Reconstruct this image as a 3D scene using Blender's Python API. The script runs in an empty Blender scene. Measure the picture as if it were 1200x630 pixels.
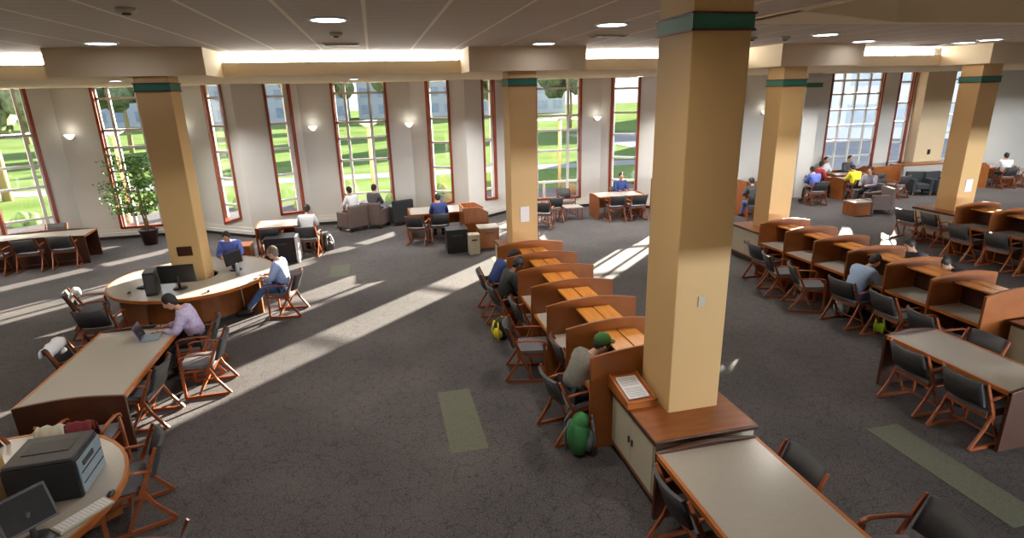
import bpy, bmesh, math, random
from mathutils import Vector, Matrix, Euler
random.seed(7)
R_ = math.radians
S = bpy.context.scene
C = S.collection

# ------------------------------------------------------------------ camera
CAMZ = 4.0
pit, yaw, rol = R_(17.11), R_(12.898), R_(-1.394)
fw = Vector((math.sin(yaw)*math.cos(pit), math.cos(yaw)*math.cos(pit), -math.sin(pit)))
rt = Vector((math.cos(yaw), -math.sin(yaw), 0)); up = rt.cross(fw)
r2 = rt*math.cos(rol) + up*math.sin(rol); u2 = -rt*math.sin(rol) + up*math.cos(rol)
cd = bpy.data.cameras.new('camera'); cam = bpy.data.objects.new('camera', cd); C.objects.link(cam)
cd.sensor_width = 36; cd.lens = 665.05/1200*36; cd.clip_end = 400; cd.clip_start = 0.05
cam.matrix_world = Matrix(((r2.x, u2.x, -fw.x, 0), (r2.y, u2.y, -fw.y, 0), (r2.z, u2.z, -fw.z, CAMZ), (0, 0, 0, 1)))
S.camera = cam

# ------------------------------------------------------------------ world, sun, exposure
w = bpy.data.worlds.new('sky'); S.world = w; w.use_nodes = True
nt = w.node_tree; bg = nt.nodes['Background']
tc = nt.nodes.new('ShaderNodeTexCoord'); sep = nt.nodes.new('ShaderNodeSeparateXYZ'); cr = nt.nodes.new('ShaderNodeValToRGB')
nt.links.new(tc.outputs['Generated'], sep.inputs[0]); nt.links.new(sep.outputs['Z'], cr.inputs[0]); nt.links.new(cr.outputs[0], bg.inputs[0])
cr.color_ramp.elements[0].color = (0.95, 0.97, 1, 1); cr.color_ramp.elements[1].color = (0.45, 0.62, 0.95, 1)
bg.inputs[1].default_value = 1.7
sl = bpy.data.lights.new('sun', 'SUN'); sun = bpy.data.objects.new('sun', sl); C.objects.link(sun)
sl.energy = 50.0; sl.angle = R_(0.55); sl.color = (1.0, 0.88, 0.72)
SUN_EL = 13.6
sd = Vector((0.7141*math.cos(R_(SUN_EL)), 0.7001*math.cos(R_(SUN_EL)), math.sin(R_(SUN_EL))))   # towards the sun
sun.rotation_euler = sd.to_track_quat('Z', 'Y').to_euler(); sun.location = (20, 20, 20)
S.view_settings.view_transform = 'Standard'; S.view_settings.look = 'None'
S.view_settings.exposure = 0.55; S.view_settings.gamma = 1.0; S.view_settings.use_curve_mapping = False
try:
    S.cycles.use_denoising = True; S.cycles.max_bounces = 7; S.cycles.diffuse_bounces = 4; S.cycles.sample_clamp_indirect = 4
except Exception: pass
LAMP_E = 44.0
def area(name, loc, size, energy, color, rot=(0, 0, 0), sy=None, spread=180):
    l = bpy.data.lights.new(name, 'AREA'); l.energy = energy; l.color = color
    l.shape = 'RECTANGLE' if sy else 'DISK'; l.size = size
    if sy: l.size_y = sy
    l.spread = R_(spread)
    o = bpy.data.objects.new(name, l); o.location = loc; o.rotation_euler = rot; C.objects.link(o); return o

# ------------------------------------------------------------------ materials
def mat(name, col, rough=0.5, metal=0.0, noise=None, col2=None, bump=0, emis=None, es=0, wave=None, spec=None, stretch=(1, 1, 1)):
    m = bpy.data.materials.new(name); m.use_nodes = True; n = m.node_tree; b = n.nodes['Principled BSDF']
    b.inputs['Base Color'].default_value = (*col, 1); b.inputs['Roughness'].default_value = rough; b.inputs['Metallic'].default_value = metal
    if spec is not None: b.inputs['Specular IOR Level'].default_value = spec
    if emis: b.inputs['Emission Color'].default_value = (*emis, 1); b.inputs['Emission Strength'].default_value = es
    if noise:
        t = n.nodes.new('ShaderNodeTexCoord'); mp = n.nodes.new('ShaderNodeMapping'); mp.inputs['Scale'].default_value = stretch
        x = n.nodes.new('ShaderNodeTexNoise'); x.inputs['Scale'].default_value = noise; x.inputs['Detail'].default_value = 4
        r = n.nodes.new('ShaderNodeValToRGB'); r.color_ramp.elements[0].position = .3; r.color_ramp.elements[1].position = .7
        r.color_ramp.elements[0].color = (*col, 1); r.color_ramp.elements[1].color = (*(col2 or col), 1)
        n.links.new(t.outputs['Object'], mp.inputs[0]); n.links.new(mp.outputs[0], x.inputs['Vector'])
        n.links.new(x.outputs['Fac'], r.inputs[0]); n.links.new(r.outputs[0], b.inputs['Base Color'])
        if bump:
            bp = n.nodes.new('ShaderNodeBump'); bp.inputs['Strength'].default_value = bump; bp.inputs['Distance'].default_value = .01
            n.links.new(x.outputs['Fac'], bp.inputs['Height']); n.links.new(bp.outputs[0], b.inputs['Normal'])
    return m
M = {}
M['wood'] = mat('cherry wood', (.21, .062, .014), .32, noise=3, col2=(.30, .095, .022), stretch=(1, 6, 1))
M['woodtop'] = mat('shelf top veneer', (.60, .22, .035), .2, noise=3, col2=(.72, .30, .06), stretch=(6, 1, 1))
M['wooddark'] = mat('dark cherry wood', (.045, .013, .005), .45, noise=3, col2=(.07, .02, .007), stretch=(1, 1, .3))
M['edge'] = mat('orange wood edging', (.46, .15, .035), .35, noise=5, col2=(.36, .11, .025))
M['chairwood'] = mat('red brown chair wood', (.30, .080, .026), .28, noise=8, col2=(.22, .055, .018))
M['laminate'] = mat('light grey laminate', (.42, .39, .345), .22, noise=60, col2=(.39, .365, .32), spec=.6)
M['grey'] = mat('charcoal upholstery', (.030, .031, .034), .5, noise=150, col2=(.055, .055, .058), bump=.3)
M['seatgrey'] = mat('grey seat cloth', (.11, .105, .115), .8, noise=150, col2=(.16, .155, .165), bump=.3)
M['wall'] = mat('off white wall paint', (.60, .59, .56), .8, noise=1.5, col2=(.58, .57, .535))
M['tan'] = mat('tan column paint', (.62, .405, .175), .6, noise=1.2, col2=(.60, .39, .165))
M['beam'] = mat('beige beam paint', (.76, .63, .43), .8, noise=1.2, col2=(.74, .61, .41))
M['cream'] = mat('warm cream paint', (.62, .50, .33), .7, noise=1.2, col2=(.60, .48, .31))
M['bone'] = mat('cream cabinet laminate', (.50, .46, .345), .5, noise=40, col2=(.47, .43, .32))
M['green'] = mat('dark green band paint', (.018, .14, .095), .5, noise=6, col2=(.02, .155, .105))
M['maroon'] = mat('maroon moulding', (.07, .018, .012), .5, noise=6, col2=(.09, .022, .015))
M['maho'] = mat('mahogany window frame', (.21, .035, .012), .4, noise=4, col2=(.27, .05, .016), stretch=(1, 1, .2))
M['alu'] = mat('pale window bar', (.66, .64, .62), .5, noise=10, col2=(.60, .58, .56))
M['black'] = mat('black plastic', (.012, .012, .013), .4, noise=80, col2=(.018, .018, .019))
M['darkgrey'] = mat('dark grey plastic', (.045, .046, .05), .45, noise=80, col2=(.06, .06, .066))
M['midgrey'] = mat('blue grey plastic', (.20, .26, .30), .35, noise=80, col2=(.24, .30, .34))
M['white'] = mat('white paper', (.80, .80, .80), .7, noise=30, col2=(.74, .75, .77))
M['base'] = mat('black skirting', (.012, .011, .011), .6, noise=30, col2=(.02, .018, .018))
M['screen'] = mat('dark screen', (.02, .021, .024), .15, noise=2, col2=(.03, .031, .034))
M['lamp'] = mat('lit diffuser', (.9, .9, .9), .5, emis=(.86, .86, 1.0), es=9, noise=3, col2=(.92, .92, .95))
M['tube'] = mat('cove lamp tube', (.9, .9, .9), .5, emis=(1.0, .97, .90), es=26.0, noise=3, col2=(.92, .92, .95))
M['glow'] = mat('lit sconce bowl', (.9, .88, .8), .5, emis=(1.0, .95, .85), es=.75, noise=3, col2=(.92, .92, .85))
M['skin'] = mat('skin', (.50, .28, .19), .55, noise=20, col2=(.53, .30, .20))
M['skin2'] = mat('brown skin', (.24, .115, .07), .55, noise=20, col2=(.27, .13, .08))
M['hair'] = mat('black hair', (.012, .010, .009), .6, noise=60, col2=(.022, .017, .014))
M['hairgrey'] = mat('grey brown hair', (.13, .10, .075), .7, noise=60, col2=(.20, .16, .12))
M['shoe'] = mat('dark shoe leather', (.02, .018, .016), .5, noise=40, col2=(.03, .027, .024))
M['leaf'] = mat('glossy green leaf', (.03, .12, .02), .4, noise=9, col2=(.14, .32, .05))
M['bark'] = mat('yellow brown bark', (.25, .19, .08), .8, noise=30, col2=(.33, .26, .12))
M['pot'] = mat('dark plum plant pot', (.03, .012, .012), .45, noise=20, col2=(.045, .018, .018))
M['tile'] = None
def cloth(name, c, c2=None, n=14): return mat(name, c, .85, noise=n, col2=c2 or tuple(x*.75 for x in c), bump=.2)

def carpet_mat():
    m = bpy.data.materials.new('brown grey patterned carpet'); m.use_nodes = True; n = m.node_tree; b = n.nodes['Principled BSDF']
    t = n.nodes.new('ShaderNodeTexCoord')
    n1 = n.nodes.new('ShaderNodeTexNoise'); n1.inputs['Scale'].default_value = 55; n1.inputs['Detail'].default_value = 2
    vo = n.nodes.new('ShaderNodeTexVoronoi'); vo.feature = 'DISTANCE_TO_EDGE'; vo.inputs['Scale'].default_value = 5.5
    nd = n.nodes.new('ShaderNodeTexNoise'); nd.inputs['Scale'].default_value = 5; nd.inputs['Detail'].default_value = 3
    mx = n.nodes.new('ShaderNodeVectorMath'); mx.operation = 'MULTIPLY_ADD'; mx.inputs[1].default_value = (.35, .35, .35)
    n.links.new(t.outputs['Object'], n1.inputs['Vector']); n.links.new(t.outputs['Object'], nd.inputs['Vector'])
    n.links.new(nd.outputs['Color'], mx.inputs[0]); n.links.new(t.outputs['Object'], mx.inputs[2]); n.links.new(mx.outputs[0], vo.inputs['Vector'])
    r1 = n.nodes.new('ShaderNodeValToRGB'); r1.color_ramp.elements[0].position = .35; r1.color_ramp.elements[1].position = .68
    r1.color_ramp.elements[0].color = (.050, .045, .046, 1); r1.color_ramp.elements[1].color = (.112, .102, .103, 1)
    r2_ = n.nodes.new('ShaderNodeValToRGB'); r2_.color_ramp.elements[0].position = 0; r2_.color_ramp.elements[1].position = .045
    r2_.color_ramp.elements[0].color = (.55, .55, .55, 1); r2_.color_ramp.elements[1].color = (1, 1, 1, 1)
    nb = n.nodes.new('ShaderNodeTexNoise'); nb.inputs['Scale'].default_value = .5; nb.inputs['Detail'].default_value = 2
    r3 = n.nodes.new('ShaderNodeValToRGB'); r3.color_ramp.elements[0].color = (.74, .74, .74, 1); r3.color_ramp.elements[1].color = (1.2, 1.18, 1.18, 1)
    r3.color_ramp.elements[0].position = .35; r3.color_ramp.elements[1].position = .65
    m1 = n.nodes.new('ShaderNodeMix'); m1.data_type = 'RGBA'; m1.blend_type = 'MULTIPLY'; m1.inputs[0].default_value = 1
    m2 = n.nodes.new('ShaderNodeMix'); m2.data_type = 'RGBA'; m2.blend_type = 'MULTIPLY'; m2.inputs[0].default_value = 1
    n.links.new(n1.outputs['Fac'], r1.inputs[0]); n.links.new(vo.outputs['Distance'], r2_.inputs[0])
    n.links.new(t.outputs['Object'], nb.inputs['Vector']); n.links.new(nb.outputs['Fac'], r3.inputs[0])
    n.links.new(r1.outputs[0], m1.inputs[6]); n.links.new(r2_.outputs[0], m1.inputs[7])
    n.links.new(m1.outputs[2], m2.inputs[6]); n.links.new(r3.outputs[0], m2.inputs[7])
    n.links.new(m2.outputs[2], b.inputs['Base Color']); b.inputs['Roughness'].default_value = .75; b.inputs['Specular IOR Level'].default_value = .3
    return m
M['carpet'] = carpet_mat()
def ceiling_mat():
    m = bpy.data.materials.new('strip ceiling tile'); m.use_nodes = True; n = m.node_tree; b = n.nodes['Principled BSDF']
    t = n.nodes.new('ShaderNodeTexCoord'); sp = n.nodes.new('ShaderNodeSeparateXYZ'); n.links.new(t.outputs['Object'], sp.inputs[0])
    def line(axis, period, width, lo, hi):
        a = n.nodes.new('ShaderNodeMath'); a.operation = 'PINGPONG'; a.inputs[1].default_value = period/2
        n.links.new(sp.outputs[axis], a.inputs[0])
        c = n.nodes.new('ShaderNodeMath'); c.operation = 'LESS_THAN'; c.inputs[1].default_value = width; n.links.new(a.outputs[0], c.inputs[0])
        return c
    lx = line('X', .85, .022, 0, 1); ly = line('Y', .30, .016, 0, 1)
    x = n.nodes.new('ShaderNodeTexNoise'); x.inputs['Scale'].default_value = 3
    mp = n.nodes.new('ShaderNodeMapping'); mp.inputs['Scale'].default_value = (.4, 5, 1)
    n.links.new(t.outputs['Object'], mp.inputs[0]); n.links.new(mp.outputs[0], x.inputs['Vector'])
    r = n.nodes.new('ShaderNodeValToRGB'); r.color_ramp.elements[0].color = (.50, .44, .38, 1); r.color_ramp.elements[1].color = (.60, .54, .47, 1)
    n.links.new(x.outputs['Fac'], r.inputs[0])
    m1 = n.nodes.new('ShaderNodeMix'); m1.data_type = 'RGBA'; m1.inputs[7].default_value = (.47, .41, .34, 1)
    n.links.new(ly.outputs[0], m1.inputs[0]); n.links.new(r.outputs[0], m1.inputs[6])
    m2 = n.nodes.new('ShaderNodeMix'); m2.data_type = 'RGBA'; m2.inputs[7].default_value = (.85, .78, .66, 1)
    n.links.new(lx.outputs[0], m2.inputs[0]); n.links.new(m1.outputs[2], m2.inputs[6]); n.links.new(m2.outputs[2], b.inputs['Base Color'])
    b.inputs['Roughness'].default_value = .85
    return m
M['tile'] = ceiling_mat()
def glass_mat():
    m = bpy.data.materials.new('window glass'); m.use_nodes = True; n = m.node_tree
    for q in list(n.nodes): n.nodes.remove(q)
    o = n.nodes.new('ShaderNodeOutputMaterial'); tr = n.nodes.new('ShaderNodeBsdfTransparent'); gl = n.nodes.new('ShaderNodeBsdfGlossy'); mx = n.nodes.new('ShaderNodeMixShader')
    tr.inputs[0].default_value = (.93, .95, .95, 1); gl.inputs['Roughness'].default_value = .02; mx.inputs[0].default_value = .05
    n.links.new(tr.outputs[0], mx.inputs[1]); n.links.new(gl.outputs[0], mx.inputs[2]); n.links.new(mx.outputs[0], o.inputs[0])
    return m
M['glass'] = glass_mat()

# ------------------------------------------------------------------ mesh helpers
class MB:
    def __init__(s): s.b = bmesh.new(); s.mi = 0; s.smooth = False
    def box(s, x0, x1, y0, y1, z0, z1, rz=0, c=None, M4=None):
        vs = [Vector((x, y, z)) for x in (x0, x1) for y in (y0, y1) for z in (z0, z1)]
        if M4 is not None: vs = [M4 @ v for v in vs]
        v = [s.b.verts.new(q) for q in vs]
        for f in ((0, 1, 3, 2), (4, 6, 7, 5), (0, 4, 5, 1), (2, 3, 7, 6), (0, 2, 6, 4), (1, 5, 7, 3)):
            g = s.b.faces.new([v[i] for i in f]); g.material_index = s.mi
        return s
    def prism(s, poly, z0, z1, ax='z'):
        # poly: list of 2D points; ax 'z' -> (x,y), 'x' -> (y,z) extruded on x, 'y' -> (x,z) extruded on y
        def P(a, b, t): return {'z': (a, b, t), 'x': (t, a, b), 'y': (a, t, b)}[ax]
        lo = [s.b.verts.new(P(a, b, z0)) for a, b in poly]; hi = [s.b.verts.new(P(a, b, z1)) for a, b in poly]
        n = len(poly)
        fs = [s.b.faces.new(lo[::-1]), s.b.faces.new(hi)]
        for i in range(n): fs.append(s.b.faces.new((lo[i], lo[(i+1) % n], hi[(i+1) % n], hi[i])))
        for f in fs: f.material_index = s.mi
        return s
    def tube(s, pts, r, seg=8, sq=None, cap=True):
        pts = [Vector(p) for p in pts]; n = len(pts); rr = r if isinstance(r, (list, tuple)) else [r]*n
        prev = None; rings = []
        for i, p in enumerate(pts):
            d = (pts[min(i+1, n-1)] - pts[max(i-1, 0)]).normalized()
            a = Vector((1, 0, 0)) if abs(d.x) < .9 else Vector((0, 1, 0))
            if prev is not None: a = prev
            e1 = (a - d*a.dot(d)).normalized(); e2 = d.cross(e1); prev = e1
            ring = []
            for k in range(seg):
                t = 2*math.pi*(k+.5)/seg
                rx, ry = (rr[i], rr[i]) if sq is None else (rr[i]*sq[0], rr[i]*sq[1])
                ring.append(s.b.verts.new(p + e1*math.cos(t)*rx + e2*math.sin(t)*ry))
            rings.append(ring)
        for i in range(n-1):
            for k in range(seg):
                f = s.b.faces.new((rings[i][k], rings[i][(k+1) % seg], rings[i+1][(k+1) % seg], rings[i+1][k])); f.material_index = s.mi
                f.smooth = seg > 5
        if cap:
            s.b.faces.new(rings[0][::-1]).material_index = s.mi; s.b.faces.new(rings[-1]).material_index = s.mi
        return s
    def lathe(s, prof, cx=0, cy=0, seg=24, smooth=True, cap=True):
        rings = []
        for r, z in prof:
            rings.append([s.b.verts.new((cx + max(r, 1e-4)*math.cos(2*math.pi*k/seg), cy + max(r, 1e-4)*math.sin(2*math.pi*k/seg), z)) for k in range(seg)])
        for i in range(len(prof)-1):
            for k in range(seg):
                f = s.b.faces.new((rings[i][k], rings[i][(k+1) % seg], rings[i+1][(k+1) % seg], rings[i+1][k])); f.smooth = smooth; f.material_index = s.mi
        if cap: s.b.faces.new(rings[0][::-1]).material_index = s.mi; s.b.faces.new(rings[-1]).material_index = s.mi
        return s
    def ball(s, c, r, seg=12, rot=None):
        r = r if isinstance(r, (tuple, list)) else (r, r, r)
        ret = bmesh.ops.create_uvsphere(s.b, u_segments=seg, v_segments=max(6, seg*2//3), radius=1)
        for v in ret['verts']:
            p = Vector((v.co.x*r[0], v.co.y*r[1], v.co.z*r[2]))
            if rot: p = Euler(rot).to_matrix() @ p
            v.co = p + Vector(c)
            for f in v.link_faces: f.smooth = True; f.material_index = s.mi
        return s
    def build(s, name, m, parent=None, bevel=0, loc=None):
        bmesh.ops.recalc_face_normals(s.b, faces=s.b.faces)
        me = bpy.data.meshes.new(name); s.b.to_mesh(me); s.b.free()
        for q in (m if isinstance(m, (list, tuple)) else [m]): me.materials.append(q)
        o = bpy.data.objects.new(name, me); C.objects.link(o)
        if parent: o.parent = parent
        if loc: o.location = loc
        if bevel:
            bv = o.modifiers.new('bevel', 'BEVEL'); bv.width = bevel; bv.segments = 2; bv.limit_method = 'ANGLE'
        return o
def Bx(*a, **k): return MB().box(*a, **k)
def tag(o, label, cat, group=None, kind=None):
    if label: o['label'] = label
    if cat: o['category'] = cat
    if group: o['group'] = group
    if kind: o['kind'] = kind
    return o
def thing(name, label, cat, loc=(0, 0, 0), rz=0, group=None):
    o = bpy.data.objects.new(name, None); C.objects.link(o); o.empty_display_size = .1
    o.location = loc; o.rotation_euler = (0, 0, rz); return tag(o, label, cat, group)
def struct(o): o['kind'] = 'structure'; return o
def copy_tree(o, parent=None):
    c = o.copy(); C.objects.link(c); c.parent = parent
    for ch in list(o.children): copy_tree(ch, c)
    return c
def place(proto, loc, rz, label, group=None, used=[]):
    if proto.name not in used: used.append(proto.name); o = proto
    else: o = copy_tree(proto)
    o.location = loc; o.rotation_euler = (0, 0, rz); o['label'] = label
    if group: o['group'] = group
    return o

# ------------------------------------------------------------------ the shell
struct(Bx(-16, 31, -7, 24, -.3, 0).build('floor', M['carpet']))
# the wall line: flat stretches with V shaped noses pointing into the room
NOSE = [-10.56, -3.88, 2.80, 9.48]
YW, YN, HW = 19.5, 18.25, 1.64
pts = [(-16, YW)]
for c in NOSE: pts += [(c-HW, YW), (c, YN), (c+HW, YW)]
pts += [(14.6, YW), (15.2, YW), (31, YW)]
TOPZ = 4.46
# openings as (x_left, x_right, sill)
OPEN = [(-10.40, -9.35, .45, .45), (-7.90, -6.20, .30, .30), (-4.80, -4.18, .33, .55), (-3.12, -2.44, .52, .46), (-1.25, .46, .30, .30),
        (1.68, 2.36, .40, .62), (3.42, 3.92, .60, .55), (5.40, 7.10, .33, .33), (8.11, 8.92, .50, .58), (9.95, 10.85, .55, .55), (12.0, 13.5, .33, .33),
        (17.26, 19.69, .7, .7), (20.42, 21.15, .7, .7), (22.75, 24.0, .7, .7)]
def yat(x):
    for a, b in zip(pts, pts[1:]):
        if a[0] <= x <= b[0]: return a[1] + (b[1]-a[1])*(x-a[0])/(b[0]-a[0])
def wall_seg(m, x0, x1, z0a, z0b, z1):
    y0, y1 = yat(x0), yat(x1); T = .16
    vs = [(x0, y0, z0a), (x1, y1, z0b), (x1, y1, z1), (x0, y0, z1)]
    f = [m.b.verts.new(v) for v in vs]; g = [m.b.verts.new((v[0], v[1]+T, v[2])) for v in vs]
    m.b.faces.new(f); m.b.faces.new(g[::-1])
    for i in range(4): m.b.faces.new((f[i], f[(i+1) % 4], g[(i+1) % 4], g[i]))
m = MB(); cuts = sorted(set([p[0] for p in pts] + [o[0] for o in OPEN] + [o[1] for o in OPEN]))
for a, b in zip(cuts, cuts[1:]):
    mid = (a+b)/2; op = [o for o in OPEN if o[0] < mid < o[1]]
    if op: wall_seg(m, a, b, 0, 0, 0) if False else None
    if op:
        o = op[0]; za = o[2]+(o[3]-o[2])*(a-o[0])/(o[1]-o[0]); zb = o[2]+(o[3]-o[2])*(b-o[0])/(o[1]-o[0])
        y0, y1 = yat(a), yat(b); T = .16
        f = [m.b.verts.new(v) for v in ((a, y0, 0), (b, y1, 0), (b, y1, zb), (a, y0, za))]; g = [m.b.verts.new((v.co.x, v.co.y+T, v.co.z)) for v in f]
        m.b.faces.new(f); m.b.faces.new(g[::-1])
        for i in range(4): m.b.faces.new((f[i], f[(i+1) % 4], g[(i+1) % 4], g[i]))
    else: wall_seg(m, a, b, 0, 0, 5.6)
struct(m.build('wall_back', M['wall']))
# header above all openings
struct(Bx(-16, 31, YW-.01, YW+.3, TOPZ, 5.6).build('trim_6', M['wall']))
struct(Bx(-16.2, -16, -7, 20, 0, 5.6).build('wall_left', M['wall']))
struct(Bx(31, 31.2, -7, 20, 0, 5.6).build('wall_right', M['wall']))
struct(Bx(-16, 31, -7.2, -7, 0, 5.6).build('wall_front', M['wall']))
# stepped plinth ledge with black toe space along the wall
def offs(d, x0=-16, x1=31):
    q = [(x, y-d) for x, y in pts]; return [(max(x0, min(x1, x)), y) for x, y in q]
for k, (d, z0, z1, mt) in enumerate(((.10, .10, .20, 'wall'), (.03, .20, .30, 'wall'), (.08, 0, .10, 'base'))):
    poly = [(x, y+.05) for x, y in pts] + offs(d)[::-1]
    o = MB()
    a = [(x, y+.02) for x, y in pts]; b = offs(d)
    for i in range(len(a)-1):
        if a[i+1][0]-a[i][0] < 1e-3: continue
        o.prism([b[i], b[i+1], a[i+1], a[i]], z0, z1)
    struct(o.build('baseboard_back' if mt == 'base' else 'trim_%d' % (k+1), M[mt]))

# mezzanine slab the photograph is taken from, plus an added unseen column fill light
struct(Bx(-16, 31, -7, .7, 2.32, 2.55).build('floor', M['beam']))
area('mezzanine_fill_light', (17, -5.5, 2.1), 17, 2000, (.88, .94, 1.0), (R_(90), 0, 0), sy=.3, spread=150)
# ceiling: strip tile field with a raised coffer on the right
CZ = 4.9
cm = MB()
for x0, x1, y0, y1 in ((-16, 31, 7.75, 19.5), (-16, 5.2, -7, 7.75), (14.5, 31, -7, 7.75), (5.2, 14.5, -7, 2.9)): cm.box(x0, x1, y0, y1, CZ, CZ+.12)
struct(cm.build('ceiling', M['tile']))
struct(Bx(-16, 31, -7, 19.8, 5.6, 5.75).build('ceiling', M['beam']))
cf = MB(); cf.box(5.1, 14.6, 7.5, 7.75, CZ-.02, 5.6); cf.prism([(5.1, 6.45), (5.1, 7.5), (7.6, 7.5)], CZ-.02, 5.6)
cf.box(5.05, 5.2, 2.9, 7.7, CZ-.02, 5.6); cf.box(14.5, 14.65, 2.9, 7.7, CZ-.02, 5.6); cf.box(5.1, 14.6, 2.75, 2.9, CZ-.02, 5.6)
struct(cf.build('trim_7', M['beam']))
# light cove: lowered soffit along the windows with a fascia lip
YF = 12.75
struct(Bx(-16, 31, YF, 19.5, 4.46, 4.52).build('trim_4', M['beam']))
struct(Bx(-16, 31, YF-.05, YF+.03, 4.46, 4.715).build('trim_5', M['beam']))
struct(Bx(-16, 31, YF+.55, YF+.65, 4.52, CZ).build('trim_8', M['white']))

# ------------------------------------------------------------------ windows
wn = 0
def window(o, horiz, vert):
    global wn; wn += 1
    x0, x1, s0, s1 = o; y0, y1 = yat(x0), yat(x1); L = math.hypot(x1-x0, y1-y0); a = math.atan2(y1-y0, x1-x0)
    root = bpy.data.objects.new('window_%d' % wn, None); C.objects.link(root); root['kind'] = 'structure'
    root.location = (x0, y0, 0); root.rotation_euler = (0, 0, a)
    H = TOPZ; fw_ = .065; d0, d1 = -.03, .15
    m = MB(); m.box(-.01, fw_, d0, d1, s0, H); m.box(L-fw_, L+.01, d0, d1, s1, H)
    m.prism([(0, s0-.01), (L, s1-.01), (L, s1+fw_), (0, s0+fw_)], d0, d1, 'y')
    m.build('window_frame', M['maho'], root)
    m = MB(); lo = max(s0, s1)
    for h in horiz: m.box(fw_*.5, L-fw_*.5, .05, .11, h-.036, h+.036)
    for v, a0, a1 in vert: m.box(v*L-.04, v*L+.04, .045, .115, max(a0, lo), min(a1, H))
    m.box(fw_*.8, fw_+.05, .05, .11, lo, H); m.box(L-fw_-.05, L-fw_*.8, .05, .11, lo, H)
    m.build('glazing_bars', M['alu'], root)
    g = MB(); g.prism([(fw_*.5, s0+.03), (L-fw_*.5, s1+.03), (L-fw_*.5, H), (fw_*.5, H)], .075, .085, 'y'); g.build('glass', M['glass'], root)
HS = {'n': [.95, 1.75, 2.55, 3.3, 4.1], 'w': [.95, 2.05, 2.75, 3.25, 4.15]}
for i, o in enumerate(OPEN):
    wdt = o[1]-o[0]
    if wdt > 2: window(o, [1.3, 1.9, 2.5, 3.1, 3.7, 4.2], [(.25, 0, 9), (.5, 0, 9), (.75, 0, 9)])
    elif wdt > 1.15: window(o, HS['w'], [(.24, 0, 9), (.68, 0, 9)] if i != 7 else [(.72, 0, 9), (.2, 0, 1)])
    elif i in (0,): window(o, [.85, 1.75, 2.35, 3.2], [(.80, 0, 9)])
    else: window(o, HS['n'], [(.80, 0, 9)] if i in (2, 3, 6) else [])

# ------------------------------------------------------------------ columns with bulkheads
def column(x0, x1, y0, y1, g0, label, zt=4.44, pale=False, base=0, band=True, mt_=None):
    r = thing('column', label, 'column', ((x0+x1)/2, (y0+y1)/2, base)); hx, hy = (x1-x0)/2, (y1-y0)/2
    struct(r); z = lambda v: v-base
    Bx(-hx, hx, -hy, hy, 0, z(zt)).build('shaft', M[mt_ or ('wall' if pale else 'tan')], r, bevel=.012)
    if not band: return r
    e = .012; m = Bx(-hx-e, hx+e, -hy-e, hy+e, z(g0), z(g0+.115)); m.build('green_band', M['green'], r)
    m = Bx(-hx-e*2, hx+e*2, -hy-e*2, hy+e*2, z(g0-.018), z(g0)); m.box(-hx-e*2, hx+e*2, -hy-e*2, hy+e*2, z(g0+.115), z(g0+.133)); m.build('moulding', M['maroon'], r)
    return r
main = column(2.70, 3.27, 4.70, 5.32, 4.495, 'tall tan square column in the foreground standing on the wood topped bench', 4.9)
c1 = column(-3.97, -3.42, 11.5, 12.07, 4.20, 'tan column rising through the curved computer desk')
c3 = column(2.70, 3.28, 11.7, 12.25, 4.17, 'tan column at the far end of the middle row of study carrels')
cR1 = column(8.83, 9.41, 11.4, 11.95, 4.04, 'tan column at the far end of the right hand carrel row')
cR2 = column(14.55, 15.15, 11.6, 12.15, 4.02, 'tan column behind the bench at the far right carrels')
c0 = column(-4.01, -3.44, 4.62, 5.22, 4.4, 'tan column at the lower left corner beside the printer', 4.9)
cP = column(15.15, 15.8, 18.3, 19.0, 4.0, 'pale column against the window wall behind the right column', 4.46, pale=True)
cT = column(21.25, 22.65, 19.05, 19.5, 4.37, 'wide cream pier between the far right windows', 4.46, band=False, mt_='cream')
Bx(-.07, .07, -.245, -.226, 1.25, 1.45).build('thermostat', M['black'], cT)
Bx(-.13, .13, -.297, -.286, 1.22, 1.40).build('plaque', M['wooddark'], c1)
Bx(-.10, .10, -.29, -.276, 1.35, 1.68).build('notice', M['white'], c3)
Bx(-.11, .11, -.29, -.276, 1.30, 1.62).build('notice', M['white'], cR2)
Bx(-.035, .035, -.32, -.311, 1.95, 2.06).build('switch_plate', M['bone'], main)
for x0, x1, y0, n in ((-5.2, -2.78, 11.42, 1), (1.90, 4.31, 11.6, 2), (8.64, 10.75, 11.3, 3), (14.45, 17.0, 11.4, 4)):
    struct(Bx(x0, x1, y0+.0, YF-.05, 4.44, CZ).build('trim_%d' % (n+10), M['beam']))

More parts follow.
